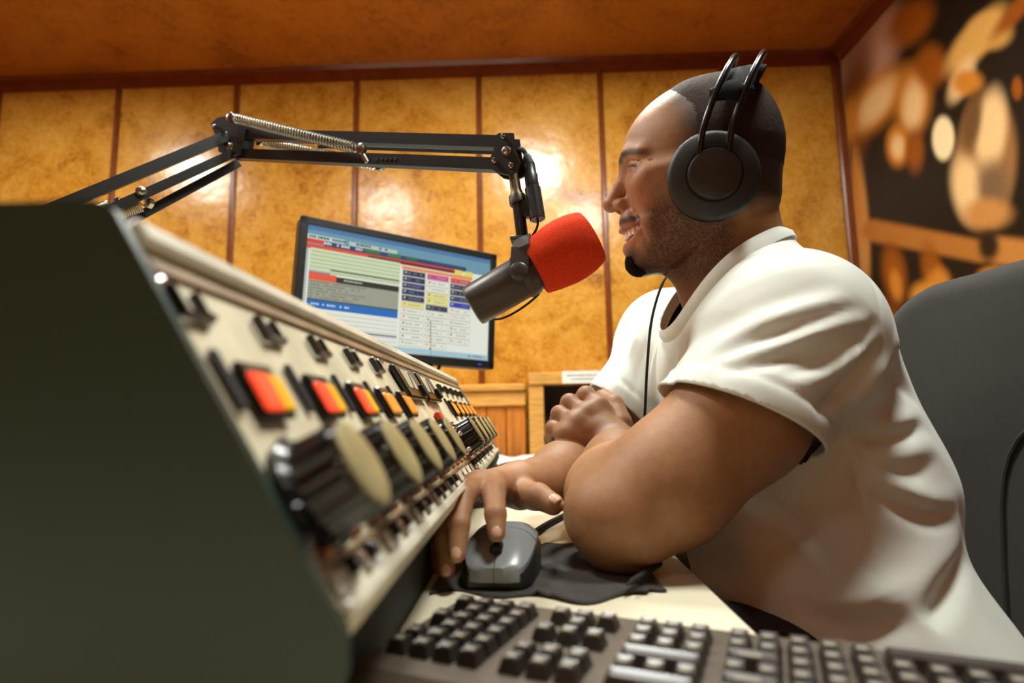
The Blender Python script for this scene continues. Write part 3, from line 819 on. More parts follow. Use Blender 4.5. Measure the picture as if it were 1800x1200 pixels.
def rod(name, a, b, side, w=.0125, h=.0155, off=0.):
    return wb(MB().bar(P2(*a, side, off), P2(*b, side, off), w, h), name, M_arm, boom)
# upper arm
rod('upper_rail', (428, 237), (888, 252), 'u'); rod('upper_rail', (424, 272), (884, 291), 'u')
elb = [(380, 222), (392, 212), (408, 209), (424, 211), (440, 222), (437, 250), (432, 276), (414, 279), (394, 271), (392, 250)]
for off in (.009, -.009): plate('elbow_plate', elb, 'u', off, .003)
hdp = [(876, 245), (884, 240), (908, 240), (912, 270), (921, 292), (916, 306), (900, 313), (880, 309), (868, 300), (865, 288), (874, 272)]
for off in (.009, -.009): plate('head_plate', hdp, 'u', off, .003)
def bolt(px, py, side, r=.0042, off=.0105):
    n = un if side == 'u' else ln
    wb(MB().lathe([(r * 1.35, 0), (r * 1.35, .0012), (r, .0016), (r, .0045), (r * .6, .0058)], 14, zframe(P2(px, py, side, off), n)), 'bolt', M_bolt, boom, True)
for q in ((407, 242, .0045), (415, 263, .0052), (388, 227, .0022)): bolt(q[0], q[1], 'u', q[2])
for q in ((897, 272, .0045), (876, 288, .0026), (905, 297, .0026), (891, 247, .002)): bolt(q[0], q[1], 'u', q[2])
def spring(a, b, R=.0072, wire=.0011, turns=44, lead=.012):
    a = Vector(a); b = Vector(b); M = zframe(a, b - a); L = (b - a).length; pts = []
    n = turns * 9
    for k in range(n + 1):
        t = 2 * math.pi * k / 9; pts.append(M @ Vector((R * math.cos(t), R * math.sin(t), lead + (L - 2 * lead) * k / n)))
    pts = [a, M @ Vector((0, 0, lead * .6))] + pts + [M @ Vector((0, 0, L - lead * .6)), b]
    wb(MB().tube(pts, wire, 5), 'spring', M_spring, boom, True)
    for q in (a, b): wb(MB().lathe([(.0055, -.004), (.0075, -.003), (.0075, .003), (.0055, .004)], 16, zframe(q, un)), 'spring_pin', M_bolt, boom, True)
spring(P2(424, 216, 'u', .019), P2(649, 271, 'u', .017))
spring(P2(440, 240, 'u', -.019), P2(655, 283, 'u', -.017))
for k in range(5): wb(MB().lathe([(.0022, 0), (.0022, .0008)], 8, zframe(P2(668 + 8 * k, 282.5, 'u', .0064), un)), 'adjuster_hole', M_black, boom)
wb(MB().tube([P2(651, 280, 'u', .016), P2(655, 291, 'u', .012)], .0035, 8), 'spring_hook', M_bolt, boom, True)
# lower arm
rod('lower_rail', (398, 240), (40, 390), 'l', off=0.)
rod('lower_rail', (412, 270), (100, 412), 'l', .007, .0125, .010)
rod('lower_rail', (426, 282), (205, 400), 'l', .007, .0125, -.014)
bolt(242, 341, 'l', .0052, .014)
spring(P2(262, 357, 'l', .0), P2(95, 420, 'l', -.006), turns=36)
spring(P2(215, 350, 'l', -.02), P2(60, 410, 'l', -.02), turns=36)
bl = P2(40, 390, 'l'); bl2 = P2(100, 412, 'l')
wb(MB().bar(bl, BS, .012, .0155).bar(bl2, BS + np.array([.0, 0, -.03]), .008, .0125), 'lower_rail', M_arm, boom)
wb(MB().tube([BS + np.array([0, 0, .03]), (BS[0], BS[1], .80)], .012, 14), 'riser', M_arm, boom, True)
wb(MB().lathe([(.055, .75), (.055, .765), (.03, .775), (.018, .81)], 24, Matrix.Translation((BS[0], BS[1], 0))), 'base', M_arm, boom, True)
# stud, collar and cable at the head
q0, q1, q2, q3 = W(903, 308, .675), W(909, 345, .672), W(911, 360, .67), W(919, 428, .665)
wb(MB().tube([q0, q0 * .3 + q1 * .7, q1], [.0062, .0066, .0085], 14), 'stud', M_brass, boom, True)
wb(MB().tube([q1, q1 * .9 + q2 * .1, q1 * .1 + q2 * .9, q2], [.010, .0105, .0105, .0095], 18), 'collar', mat('dark_bronze', srgb(62, 54, 44), .4, metal=.6), boom, True)
tag(boom, 'black two-section boom arm with steel springs holding the microphone', 'boom arm')

# ================================================================== MICROPHONE
M_mic = mat('gunmetal_mic', srgb(66, 62, 58), .38, metal=.3, var=.08, scale=60)
M_foam = mat('red_foam', srgb(208, 60, 28), .95, spec=.1, var=.12, scale=400, bump=.5, bscale=900)
A_, B_ = W(829, 539, .662), W(1046, 412, .655)
mic = thing('microphone', A_.tolist()); mz = Vector(B_ - A_); ML = mz.length
MFm = zframe((0, 0, 0), mz)
MB().lathe([(.0215, 0), (.0235, .001), (.0245, .004), (.0250, .045), (.0250, .080), (.0235, .086), (.0235, .092)], 40, MFm).build('body', M_mic, mic, True)
MB().lathe([(.0208, .0006), (.018, -.0006), (.002, -.0008)], 32, MFm).build('end_cap', mat('mic_end', srgb(44, 42, 40), .5), mic, True)
MB().lathe([(.0262, .066), (.0268, .070), (.0268, .076), (.0262, .080)], 40, MFm).build('ring', M_mic, mic, True)
f0 = .0845
MB().lathe([(.022, f0), (.0305, f0 + .0005), (.0322, f0 + .003), (.0355, f0 + .018), (.0382, f0 + .036), (.0385, f0 + .048), (.0368, f0 + .062), (.0335, f0 + .0735), (.0315, f0 + .0765), (.027, f0 + .0775), (.010, f0 + .0783), (.001, f0 + .0784)], 48, MFm).build('foam_windscreen', M_foam, mic, True)
# yoke: two cheeks on the sides, bridge over the top, pivot knobs
Zc = .066; yk = M_mic
up_v = Vector((0, 0, 1)); zd = mz.normalized(); side = zd.cross(up_v).normalized()
if side.y > 0: side = -side
pivot = zd * Zc; q3l = Vector(q3) - Vector(A_)
top_d = (q3l - pivot).normalized()
for sgn in (1, -1):
    a = pivot + side * (.0275 * sgn); b = a + top_d * .030; c = pivot + side * (.012 * sgn) + top_d * .046
    MB().bar(a - top_d * .004, b, .0035, .021, zd, .0).bar(b, c, .0035, .021, zd, .002).build('yoke_arm', yk, mic)
    MB().lathe([(.0105, 0), (.0105, .004), (.0085, .0055), (.003, .006)], 24, zframe(a + side * (.001 * sgn), side * sgn)).build('pivot_knob', mat('dark_mic_knob', srgb(58, 55, 52), .35), mic, True)
MB().box((-.011, -.014, -.0025), (.011, .014, .0025), zframe(pivot + top_d * .0465, top_d, zd), .001).build('yoke_bridge', yk, mic)
tb = [pivot + top_d * .046, Vector(q2) - Vector(A_) + (Vector(q1) - Vector(q2)) * .0]
MB().tube(tb, .0072, 16).build('stem', mat('stem_black', srgb(30, 28, 27), .3), mic, True)
tag(mic, 'dark grey broadcast microphone with a red foam windscreen in front of the mouth', 'microphone')
# plug and its clip
xl = thing('cable_connector', W(939, 385, .66).tolist())
X0, X1, X2, X3 = W(945, 386, .66), W(936, 330, .665), W(931, 290, .668), W(925, 272, .67)
wb(MB().tube([X0, X0 * .98 + X1 * .02, X0 * .02 + X1 * .98, X1], [.0085, .0095, .0095, .0085], 18), 'socket', M_blackp, xl, True)
wb(MB().tube([X1, X1 * .9 + X2 * .1, X1 * .45 + X2 * .55, X1 * .4 + X2 * .6, X2], [.0078, .0082, .0080, .0070, .0066], 18), 'plug', M_mdark, xl, True)
wb(MB().tube([X2, X3 * .8 + X2 * .2, X3], [.0066, .005, .0034], 14), 'strain_relief', M_black, xl, True)
k0 = W(921, 375, .665); wb(MB().bar(W(918, 368, .668), W(940, 368, .662), .010, .020, (0, 0, 1)), 'clip', M_blackp, xl)
wb(MB().tube(bez([X3, W(917, 262, .672), W(905, 266, .69), W(880, 268, .70), W(700, 262, .765), W(560, 257, .815)], 8), .0028, 8), 'cable', M_black, xl, True)
wb(MB().tube(bez([X0, W(945, 396, .66), W(940, 408, .662), W(928, 425, .672), W(918, 450, .685)], 6), .0016, 6), 'thin_cable', M_black, xl, True)
tag(xl, 'black cable plug clipped to the stem above the microphone', 'cable connector')
mc = MB().tube(bez([W(856, 561, .69), W(880, 560, .685), W(905, 549, .68), W(930, 532, .675), W(948, 516, .672)], 6), .0014, 6).build('microphone_cable', M_black, None, True)
tag(mc, 'thin black cable looping under the microphone body', 'cable')

# ================================================================== OFFICE CHAIR
M_seat = mat('charcoal_fabric', srgb(40, 38, 33), .92, var=.16, scale=500, bump=.3, bscale=1400, sheen=.06)
M_seam = mat('seam_piping', srgb(30, 29, 26), .8)
ch = thing('office_chair', (.42, .70, 0))
def sd_back(p):
    y = (p[:, 1] - .70); z = p[:, 2] - .80
    x = p[:, 0] - (.655 - .55 * y * y - .10 * np.clip(z, -.3, .3) ** 2) - .06 * z
    q = np.abs(np.stack([x, y, z], 1)) - np.array([.035, .30, .285]) + np.array([.032, .13, .13])
    # rounded outline in y-z, softer rounding in x
    o = np.linalg.norm(np.maximum(q[:, 1:], 0), axis=1) + np.minimum(np.maximum(q[:, 1], q[:, 2]), 0) - .13
    k = np.stack([np.abs(x) - .012, o + .028], 1)
    return np.linalg.norm(np.maximum(k, 0), axis=1) + np.minimum(k.max(1), 0) - .028
V_, F_ = sdf_mesh(sd_back, (.42, .34, .44), (.78, 1.06, 1.14), .009)
cl = np.array(ch.location)
link('backrest', np_mesh('backrest', V_ - cl, F_), M_seat, ch)
def back_x(y, z): 
    y -= .70; z -= .80; return .655 - .55 * y * y - .10 * min(.3, max(-.3, z)) ** 2 + .06 * z - .0395
sp = []
for k in range(33):
    a = -.5 * math.pi + 2 * math.pi * k / 32; cy = .62 + .17 * math.copysign(abs(math.cos(a)) ** .6, math.cos(a)); cz = .70 + .19 * math.copysign(abs(math.sin(a)) ** .6, math.sin(a))
    sp.append((back_x(cy, cz), cy, cz))
wb(MB().tube(sp, .0042, 8, False), 'seam', M_seam, ch, True)
def sd_seat(p):
    q = np.abs(p - np.array([.40, .70, .455])) - np.array([.24, .25, .04]) + .035
    return np.linalg.norm(np.maximum(q, 0), axis=1) + np.minimum(q.max(1), 0) - .035
V_, F_ = sdf_mesh(sd_seat, (.12, .40, .38), (.70, 1.0, .53), .012)
link('seat_cushion', np_mesh('seat', V_ - cl, F_), M_seat, ch)
wb(MB().bar((.60, .70, .41), (.70, .70, .62), .07, .012, (1, 0, 0)).bar((.45, .70, .40), (.61, .70, .41), .07, .012), 'back_bracket', M_blackp, ch)
wb(MB().tube([(.42, .70, .10), (.42, .70, .41)], .025, 16), 'gas_lift', M_blackp, ch, True)
for k in range(5):
    a = 2 * math.pi * k / 5 + .3; e = (.42 + .28 * math.cos(a), .70 + .28 * math.sin(a), .075)
    wb(MB().bar((.42, .70, .10), e, .04, .03), 'foot', M_blackp, ch)
    wb(MB().lathe([(.028, -.012), (.03, -.006), (.03, .006), (.028, .012)], 16, zframe((e[0], e[1], .030), (-math.sin(a), math.cos(a), 0))), 'caster', M_blackp, ch, True)
tag(ch, 'charcoal fabric office chair behind the white T-shirt', 'chair')
# ================================================================== PERSON
per = thing('person', (.42, .70, .0)); pl = np.array(per.location)
# ---- head frame: u towards the face, v up, w towards the left ear; lengths in mm
HO = W(1247, 299, .700)
_a = math.radians(10); _l = math.radians(9)
HU = np.array([-math.cos(_a), math.sin(_a), 0.])
_w = np.array([-math.sin(_a), -math.cos(_a), 0.])
HWd = _w * math.cos(_l) + np.array([0, 0, -math.sin(_l)]); HV = np.cross(HWd, HU) * -1
if HV[2] < 0: HV = -HV
HM = np.stack([HU, HV, HWd])                 # rows
def to_head(p): return (p - HO) @ HM.T * 1000.
def from_head(q): return HO + (np.asarray(q, float) / 1000.) @ HM
vt = np.array([-126, -120, -112, -100, -88, -74, -60, -49, -38, -20, -3, 10, 18.])
ft = np.array([84, 94, 101, 101, 103, 105, 109, 107, 106, 104, 104, 107, 108.])
bt = np.array([62, 48, 34, 16, -2, -26, -60, -74, -79, -82, -84, -85, -85.])
wt = np.array([14, 24, 33, 43, 51, 57, 62, 65, 67, 70, 73, 74.5, 75.])
ot = np.array([70, 58, 46, 30, 14, 2, -6, -10, -12, -13, -14, -14, -14.])
def head_base(q):
    u, v, w = q[:, 0], q[:, 1], np.abs(q[:, 2]); vc = np.minimum(v, 18)
    f, b, hw, o = (np.interp(vc, vt, T) for T in (ft, bt, wt, ot))
    du = u - o; a = np.where(du > 0, f - o, o - b); p_ = np.where(du > 0, np.interp(v, [-60, -25, 10, 60], [2.4, 2.15, 2.08, 2.15]), 2.15)
    r = ((np.abs(du) / a) ** p_ + (w / hw) ** p_) ** (1 / p_)
    tv = np.maximum(v - 18, 0) / 95.; r = np.sqrt(r * r + tv * tv)
    ln = np.sqrt(du ** 2 + w ** 2 + np.maximum(v - 18, 0) ** 2)
    d = ln * (1 - 1 / np.maximum(r, .05))
    return np.maximum(d, -125 - v + 0)
def chain_mm(q, pts, k=3.): return sd_chain(q, [((a, b, c), r) for a, b, c, r in pts], k)
def head_sdf(q):
    q = q.copy(); q[:, 2] = np.abs(q[:, 2]); u, v, w = q.T
    d = head_base(q)
    d = smin(d, chain_mm(q, [(100, 19, 4, 9), (97, 22, 24, 9), (84, 18, 44, 8)]), 12)                 # brow
    d = smin(d, sd_ell(q, (78, -20, 42), (22, 20, 20)), 18)                                          # cheek apple
    d = smin(d, chain_mm(q, [(74, -8, 54, 8), (40, -6, 66, 8)]), 16)                                  # cheekbone
    d = smax(d, -sd_ell(q, (112, 5, 30), (17, 11, 16)), 12)                                           # eye socket
    d = smin(d, chain_mm(q, [(101, 6, 0, 8.5), (110, -10, 0, 8.5), (119.5, -26, 0, 9), (122.8, -31.5, 0, 11)]), 9)   # nose ridge
    d = smin(d, sd_ell(q, (108, -35.5, 12.5), (11, 8.5, 8.5)), 6)                                       # nose wing
    d = smax(d, -chain_mm(q, [(118, -43.5, 7, 3.6), (111, -41, 8.5, 4.5)]), 3)                            # nostril
    d = smax(d, -chain_mm(q, [(107, -27, 18, .5), (101, -33, 23, 1.8), (100, -42, 23, 1.5)]), 3)      # wing crease
    d = smin(d, sd_ell(q, (100, -56, 0), (13, 12, 26)), 10)                                           # muzzle
    d = smin(d, sd_ell(q, (98, -90, 0), (11, 14, 22)), 10)
    d = smax(d, -chain_mm(q, [(105, -36, 23, 1), (96, -50, 31, 3.4), (87, -68, 38, 3.2), (81, -86, 39, 1)], 2), 8)   # smile fold
    d = smin(d, chain_mm(q, [(78, -66, 40, 5), (72, -84, 40, 5)]), 12)                                # cheek beside the mouth
    d = smin(d, sd_ell(q, (89, -110, 0), (15, 14, 20)), 12)                                           # chin
    # lids: a ball in the socket, then the slit
    lid = sd_sph(q, (86, 4.5, 30), 13.8)
    d = smin(d, lid, 4)
    d = smin(d, chain_mm(q, [(98, -6, 22, 3.0), (96.5, -9, 32, 3.6), (88, -6, 42, 2.5)], 2), 5)      # bag under the eye
    d = smax(d, -chain_mm(q, [(97.5, 3, 20.5, .6), (100, 5.4, 27, 1.5), (99.3, 5.8, 34.5, 1.6), (95.2, 4, 40.8, 1.1), (89, 1.5, 45, .6), (80, -1, 51, .3)], 1), 1.6)   # slit
    d = smax(d, -chain_mm(q, [(99, 11.5, 21, .3), (98.5, 13.5, 31, 1.2), (91.5, 11, 42, 1.0), (84, 7, 49, .5)], 1), 2.2)   # lid crease
    for a, b in (((85, -1, 48), (73, -7, 57)), ((83, 4, 50), (70, 5, 59)), ((89, -5, 45), (80, -15, 53)), ((99, -12, 24), (90, -16, 42))):
        d = smax(d, -sd_cone(q, a, b, .9, .3), 2.5)                                                    # laugh lines
    # mouth: open smile
    d = smax(d, -chain_mm(q, [(110, -77, 0, 8.0), (106, -76.5, 12, 8.0), (97, -73, 23, 6.6), (89, -68.5, 29.5, 4.0), (84, -65, 33, 2.2)], 2), 2)
    d = smax(d, -chain_mm(q, [(98, -77, 0, 8), (90, -75, 14, 7)], 2), 1)
    d = smin(d, chain_mm(q, [(110.5, -67, 0, 4.2), (107, -66.2, 12, 4.2), (98, -64.4, 23, 3.4), (89, -62.5, 31, 2.6), (83.5, -63.5, 34, 2)], 2), 3)   # upper lip
    d = smin(d, chain_mm(q, [(104.5, -91.5, 0, 5.6), (101.5, -89.5, 11, 5.4), (95.5, -83.5, 22, 4.4), (88, -74.5, 30.5, 3), (83.5, -66.5, 34, 2)], 2), 4)       # lower lip
    # neck
    d = smin(d, chain_mm(q, [(-20, -50, 0, 57), (-22, -100, 0, 57), (-32, -165, 0, 60), (-44, -235, 0, 72)], 20), 16)
    d = smin(d, chain_mm(q, [(44, -112, 0, 17), (24, -150, 0, 18), (6, -200, 0, 24)], 6), 16)
    d = smin(d, chain_mm(q, [(-25, -62, 50, 10), (-8, -120, 42, 11), (14, -190, 18, 10)], 5), 12)
    return d
def head_world(p): return head_sdf(to_head(p)) / 1000.
c_ = from_head((0, 0, 0))
lo = c_ + np.array([-.20, -.13, -.26]); hi = c_ + np.array([.20, .13, .135])
HVv, HF = sdf_mesh(head_world, lo, hi, .0018)

# ---- arms, hands and trunk, metres
def w_(px, py, d, r=None):
    q = W(px, py, d); return (q, r) if r is not None else q
SL = W(1388, 590, .625); SR = W(1178, 600, .945)
armL = [(SL, .066), w_(1300, 735, .582, .060), w_(1175, 850, .572, .056), w_(1105, 893, .570, .050)]
foreL = [w_(1092, 903, .568, .046), w_(1085, 872, .612, .050), w_(1088, 822, .690, .040), w_(1086, 789, .762, .029)]
armR = [(SR, .060), w_(1105, 715, .905, .050), w_(1092, 800, .895, .045)]
foreR = [w_(1090, 804, .893, .043), w_(1050, 812, .84, .045), w_(990, 832, .745, .037), w_(942, 850, .675, .027)]
def finger(pts): return pts
def hand(wrist, mcps, fingers, thumb, pr, carpal):
    def f(p):
        palm = None
        for m in mcps:
            e = sd_cone(p, carpal, m, pr * 1.15, pr * .80); palm = e if palm is None else smin(palm, e, .012)
        for a, b in zip(mcps[:-1], mcps[1:]):
            palm = smin(palm, sd_cone(p, a, b, pr * .74, pr * .70), .008)
        palm = smin(palm, sd_cone(p, wrist[0], carpal, wrist[1], pr * 1.25), .015)
        d = palm
        for fg in fingers + [thumb]:
            d = np.minimum(d, smin(palm, sd_chain(p, fg, .004), .005))
        return d
    return f
# right hand on the mouse
mR = [W(870, 851, .595), W(842, 852, .593), W(815, 862, .597), W(793, 878, .606)]
fR = [[(mR[0], 0.0115), w_(868, 866, .552, 0.0108), w_(871, 903, .522, 0.0092), w_(873, 936, .512, 0.0078)],
      [(mR[1], 0.0115), w_(814, 872, .545, 0.0108), w_(806, 922, .516, 0.0094), w_(803, 972, .503, 0.0080)],
      [(mR[2], 0.0110), w_(790, 893, .552, 0.0102), w_(783, 950, .525, 0.0088), w_(785, 1000, .515, 0.0074)],
      [(mR[3], 0.0100), w_(770, 912, .570, 0.0090), w_(768, 960, .552, 0.0078), w_(772, 996, .545, 0.0066)]]
tR = [(W(915, 868, .640), 0.0165), (W(921, 868, .612), 0.0145), (W(946, 872, .585), 0.0125), (W(972, 886, .573), 0.0105)]
handR = hand(foreR[-1], mR, fR, tR, .0155, W(915, 850, .642))
# left hand laid over the right forearm
mL = [W(1052, 716, .790), W(1030, 729, .778), W(1010, 744, .766), W(995, 763, .756)]
fL = [[(mL[0], .0125), w_(1030, 694, .806, .0122), w_(1012, 712, .842, .0105), w_(1000, 742, .848, .009)],
      [(mL[1], .0122), w_(1001, 707, .798, .0118), w_(990, 727, .835, .0104), w_(984, 752, .838, .009)],
      [(mL[2], .0115), w_(983, 727, .786, .0110), w_(976, 747, .818, .0098), w_(974, 770, .822, .0085)],
      [(mL[3], .0105), w_(972, 752, .775, .0098), w_(968, 770, .800, .0088), w_(968, 788, .803, .0076)]]
tL = [(W(1090, 745, .790), .017), (W(1078, 712, .812), .0145), (W(1060, 700, .835), .012), (W(1046, 704, .852), .010)]
handL = hand(foreL[-1], mL, fL, tL, .0185, W(1068, 772, .772))
NB = from_head((-36, -190, 0))
CH = np.array([.302, .775, .945]); BE = np.array([.355, .750, .80]); PE = np.array([.355, .735, .600])
def trunk(p, g=0.):
    d = sd_chain(p, [(CH + np.array([.0, -.065, .015]), .105 + g), (CH + np.array([.005, .085, .015]), .105 + g)], .03)
    d = smin(d, sd_chain(p, [(BE + np.array([0, -.048, 0]), .105 + g), (BE + np.array([-.01, .065, 0]), .105 + g)], .03), .10)
    d = smin(d, sd_chain(p, [(PE + np.array([0, -.075, 0]), .115 + g), (PE + np.array([0, .075, 0]), .115 + g)], .03), .10)
    d = smin(d, sd_chain(p, [(NB + np.array([.018, 0, -.05]), .068 + g), (CH + np.array([.02, 0, 0]), .10 + g)], .03), .08)
    d = smin(d, sd_chain(p, [(SL, .070 + g), (NB + np.array([.034, -.01, -.042]), .058 + g)], .03), .05)
    d = smin(d, sd_chain(p, [(SR, .066 + g), (NB + np.array([.034, .01, -.042]), .058 + g)], .03), .05)
    return d
def body(p):
    d = smin(sd_chain(p, armL, .02), sd_chain(p, foreL, .02), .020)
    d = smin(d, sd_cone(p, W(1060, 905, .545), W(1080, 935, .556), .030, .026), .03)       # point of the elbow
    d = np.minimum(d, smin(sd_chain(p, armR, .02), sd_chain(p, foreR, .02), .02))
    d = smin(d, sd_cone(p, W(1230, 760, .56), W(1150, 835, .555), .030, .025), .035)        # biceps
    d = np.minimum(d, within(p, mL[1], .14, lambda q: smin(sd_chain(q, foreL, .02), handL(q), .012)))
    d = np.minimum(d, within(p, mR[1], .16, lambda q: smin(sd_chain(q, foreR, .02), handR(q), .012)))
    d = np.minimum(d, trunk(p, -.010))
    return d
BV, BF = sdf_mesh(body, (-.13, .44, .52), (.56, 1.06, 1.12), .0026)

# ---- one skin mesh; pigment from position on the body
SKIN = np.array(srgb(162, 116, 80)[:3]); 
def pigment_head(V):
    q = to_head(V); u, v, w = q[:, 0], q[:, 1], np.abs(q[:, 2])
    c = np.tile(SKIN, (len(V), 1)); c *= (1 + .06 * np.sin(u * .09) * np.sin(v * .11))[:, None]
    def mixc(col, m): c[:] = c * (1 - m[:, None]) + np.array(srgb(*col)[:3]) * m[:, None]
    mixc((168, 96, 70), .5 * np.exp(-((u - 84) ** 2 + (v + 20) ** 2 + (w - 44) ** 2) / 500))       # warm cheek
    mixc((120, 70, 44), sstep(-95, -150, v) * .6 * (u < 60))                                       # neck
    hl = np.interp(v, [-70, -30, 0, 20, 40, 60, 75, 90, 105], [20, 26, 36, 46, 49, 50, 60, 70, 76])
    hair = sstep(-18, 34, hl - u) * sstep(-75, -40, v + .25 * np.minimum(u, 0) * -1 * 0) * np.where(u > 20, sstep(-35, -8, v), 1)
    mixc((22, 16, 11), .93 * hair)
    rn = np.random.RandomState(5).rand(len(V))
    st = sstep(-26, -58, v + .25 * (60 - u)) * sstep(96, 72, u + .15 * (v + 90)) * sstep(-5, 30, u + 30) * sstep(-158, -122, v)
    mixc((44, 28, 19), np.clip((.42 + .6 * rn) * st, 0, .85))
    # goatee, chin strap, moustache
    g = np.exp(-(((u - 88) / 24) ** 4 + ((v + 110) / 18) ** 4 + (w / 29) ** 4))
    mixc((20, 14, 11), np.clip(1.25 * g, 0, 1) * .96)
    ml_ = np.interp(w, [0, 12, 23, 31, 38], [-58.5, -58, -57.5, -57.5, -62])
    ms_ = np.exp(-((v - ml_) / 4.6) ** 4) * sstep(80, 86, u) * sstep(39, 33, w)
    mixc((28, 19, 14), .88 * ms_)
    # brows, lash line, lips
    tb = np.interp(w, [10, 24, 40, 50, 57], [18, 22.5, 22.5, 19, 14])
    mixc((36, 24, 17), .85 * np.exp(-((v - tb) / 4.4) ** 4) * sstep(8, 13, w) * sstep(58, 50, w) * (u > 60))
    ts = np.interp(w, [20, 27, 34, 41, 46], [3, 5.4, 5.8, 4, 1.5])
    mixc((20, 12, 9), np.exp(-((v - ts) / 2.0) ** 2) * sstep(18, 21, w) * sstep(48, 44, w) * (u > 78))
    lt = np.interp(w, [0, 12, 22, 29], [-67.5, -67, -65, -63.2]); lb = np.interp(w, [0, 11, 21, 30], [-91.5, -89.5, -84, -74])
    mixc((146, 82, 66), .75 * np.exp(-((v - lt + 1.0) / 3.6) ** 4) * (u > 82) * (w < 34))
    mixc((160, 88, 72), .8 * np.exp(-((v - lb) / 5.0) ** 4) * (u > 82) * (w < 34))
    cav = (u < 107 - w * .35) & (v < -62) & (v > -87) & (w < 31) & (u > 60) & (head_base(np.stack([u, v, w], 1)) < -4)
    c[cav] = srgb(50, 18, 14)[:3]
    return c
def pigment_body(V):
    c = np.tile(SKIN, (len(V), 1))
    for fg, s_ in [(f, 1) for f in fR + fL] + [(tR, 1), (tL, 1)]:
        for j in (0, 1, 2):
            d = np.linalg.norm(V - fg[j][0], axis=1); m = .35 * np.exp(-(d / .011) ** 2)
            c = c * (1 - m[:, None]) + np.array(srgb(140, 84, 58)[:3]) * m[:, None]
    return c
allV = np.concatenate([HVv, BV]) - pl; allF = np.concatenate([HF, BF + len(HVv)])
me = np_mesh('body', allV, allF)
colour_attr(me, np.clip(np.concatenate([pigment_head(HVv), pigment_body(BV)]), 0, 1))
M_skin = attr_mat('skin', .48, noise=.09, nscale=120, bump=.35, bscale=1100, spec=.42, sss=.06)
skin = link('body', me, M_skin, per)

# ---- buzz-cut hair as a thin cap over the scalp, and the goatee
def patch(name, V, F, mask, grow, m, rough=.0006, seed=1, cols=None):
    keep = mask[F].all(1); Fk = F[keep]; ids = np.unique(Fk); mp = np.full(len(V), -1); mp[ids] = np.arange(len(ids))
    P = V[ids]; e = .001
    G = np.stack([chunked(head_world, P + np.eye(3)[a] * e) - chunked(head_world, P - np.eye(3)[a] * e) for a in range(3)], 1); G /= np.maximum(np.linalg.norm(G, axis=1), 1e-9)[:, None]
    r = np.random.RandomState(seed).rand(len(P))
    P = P + G * (grow[ids] + rough * r)[:, None]
    hm = np_mesh(name, P - pl, mp[Fk])
    if cols is not None: colour_attr(hm, cols[ids])
    return link(name, hm, m, per)
q = to_head(HVv); u, v, w = q[:, 0], q[:, 1], np.abs(q[:, 2])
hl = np.interp(v, [-70, -30, 0, 20, 40, 60, 75, 90, 105], [20, 26, 36, 46, 49, 50, 60, 70, 76])
M_hair = attr_mat('short_dark_hair', .8, noise=.35, nscale=600, bump=.5, bscale=1500, spec=.2)
rr = np.random.RandomState(9).rand(len(u))
edge = np.minimum(hl - u, (v + 46) * .7)
rr = np.random.RandomState(9).rand(len(u))
patch('hair', HVv, HF, edge > 8, np.clip((edge - 8) / 40, 0, 1) * .0042 - .0022, M_hair, .0004, cols=np.clip(pigment_head(HVv) * .92, 0, 1))
g = ((u - 90) / 18) ** 4 + ((v + 111) / 15.5) ** 4 + (w / 23) ** 4
patch('goatee', HVv, HF, (g < .7) | ((g < 1.25) & (rr > .35 + .3 * g)), np.clip((1.1 - g) * 1.5, 0, 1) * .0040 - .0014, mat('black_beard', srgb(30, 22, 17), .95, spec=.08, var=.5, scale=800, bump=.8, bscale=1600), .0016)
# ---- teeth
mb = MB(); n_t = 12
for k in range(n_t):
    for row, (vc, hh_, uo) in enumerate(((-74.5, 6.4, 0), )):
        th = (k - (n_t - 1) / 2) / n_t; ww = th * 60; arc = 105.5 - (abs(ww) / 30) ** 2.2 * 18 + uo
        sl_ = -math.atan2(2.2 * 18 / 30 * (abs(ww) / 30) ** 1.2 * math.copysign(1, ww), 1)
        A = Matrix.Translation((arc, vc + abs(ww) * .18, ww)) @ Matrix.Rotation(-sl_, 4, 'Y')
        b0 = MB().box((-3, -hh_ * (1 - .12 * (abs(ww) > 14)), -2.75), (2.2, hh_, 2.75), A, 1.3)
        mb.add([from_head((p[0], p[1], p[2])) - pl for p in b0.v], b0.f)
mb.build('teeth', mat('teeth', srgb(244, 236, 218), .25, var=.03), per, True)
# ---- fingernails of the hand on the mouse
M_nail = mat('fingernail', srgb(206, 160, 132), .25, var=.05)
for fg in fR[:3] + [tR]:
    a, b = fg[-2][0], fg[-1][0]; t_ = (b - a) / np.linalg.norm(b - a); r = fg[-1][1]
    upv = np.array([0, -.75, .66]) if fg is not tR else np.array([-.1, -.5, .86])
    upv = upv - t_ * (upv @ t_); upv /= np.linalg.norm(upv); sd_ = np.cross(t_, upv)
    Mn = frame(b + t_ * r * .15 + upv * (r * 1.0) - pl, sd_, t_, upv); vs = []; fs = []
    for j in range(7):
        for i in range(7):
            x = (i / 6 - .5) * 2; y = (j / 6 - .5) * 2
            ed = max(abs(x), abs(y)); sc = 1 - .18 * (abs(x * y))
            vs.append(Mn @ Vector((x * r * .62 * sc, y * r * .78 * sc, -r * .26 * x * x - r * .10 * y * y + .0004)))
    fs = [(j * 7 + i, j * 7 + i + 1, (j + 1) * 7 + i + 1, (j + 1) * 7 + i) for j in range(6) for i in range(6)]
    o = MB().add(vs, fs).build('fingernail', M_nail, per, True); sm = o.modifiers.new('thickness', 'SOLIDIFY'); sm.thickness = .0008
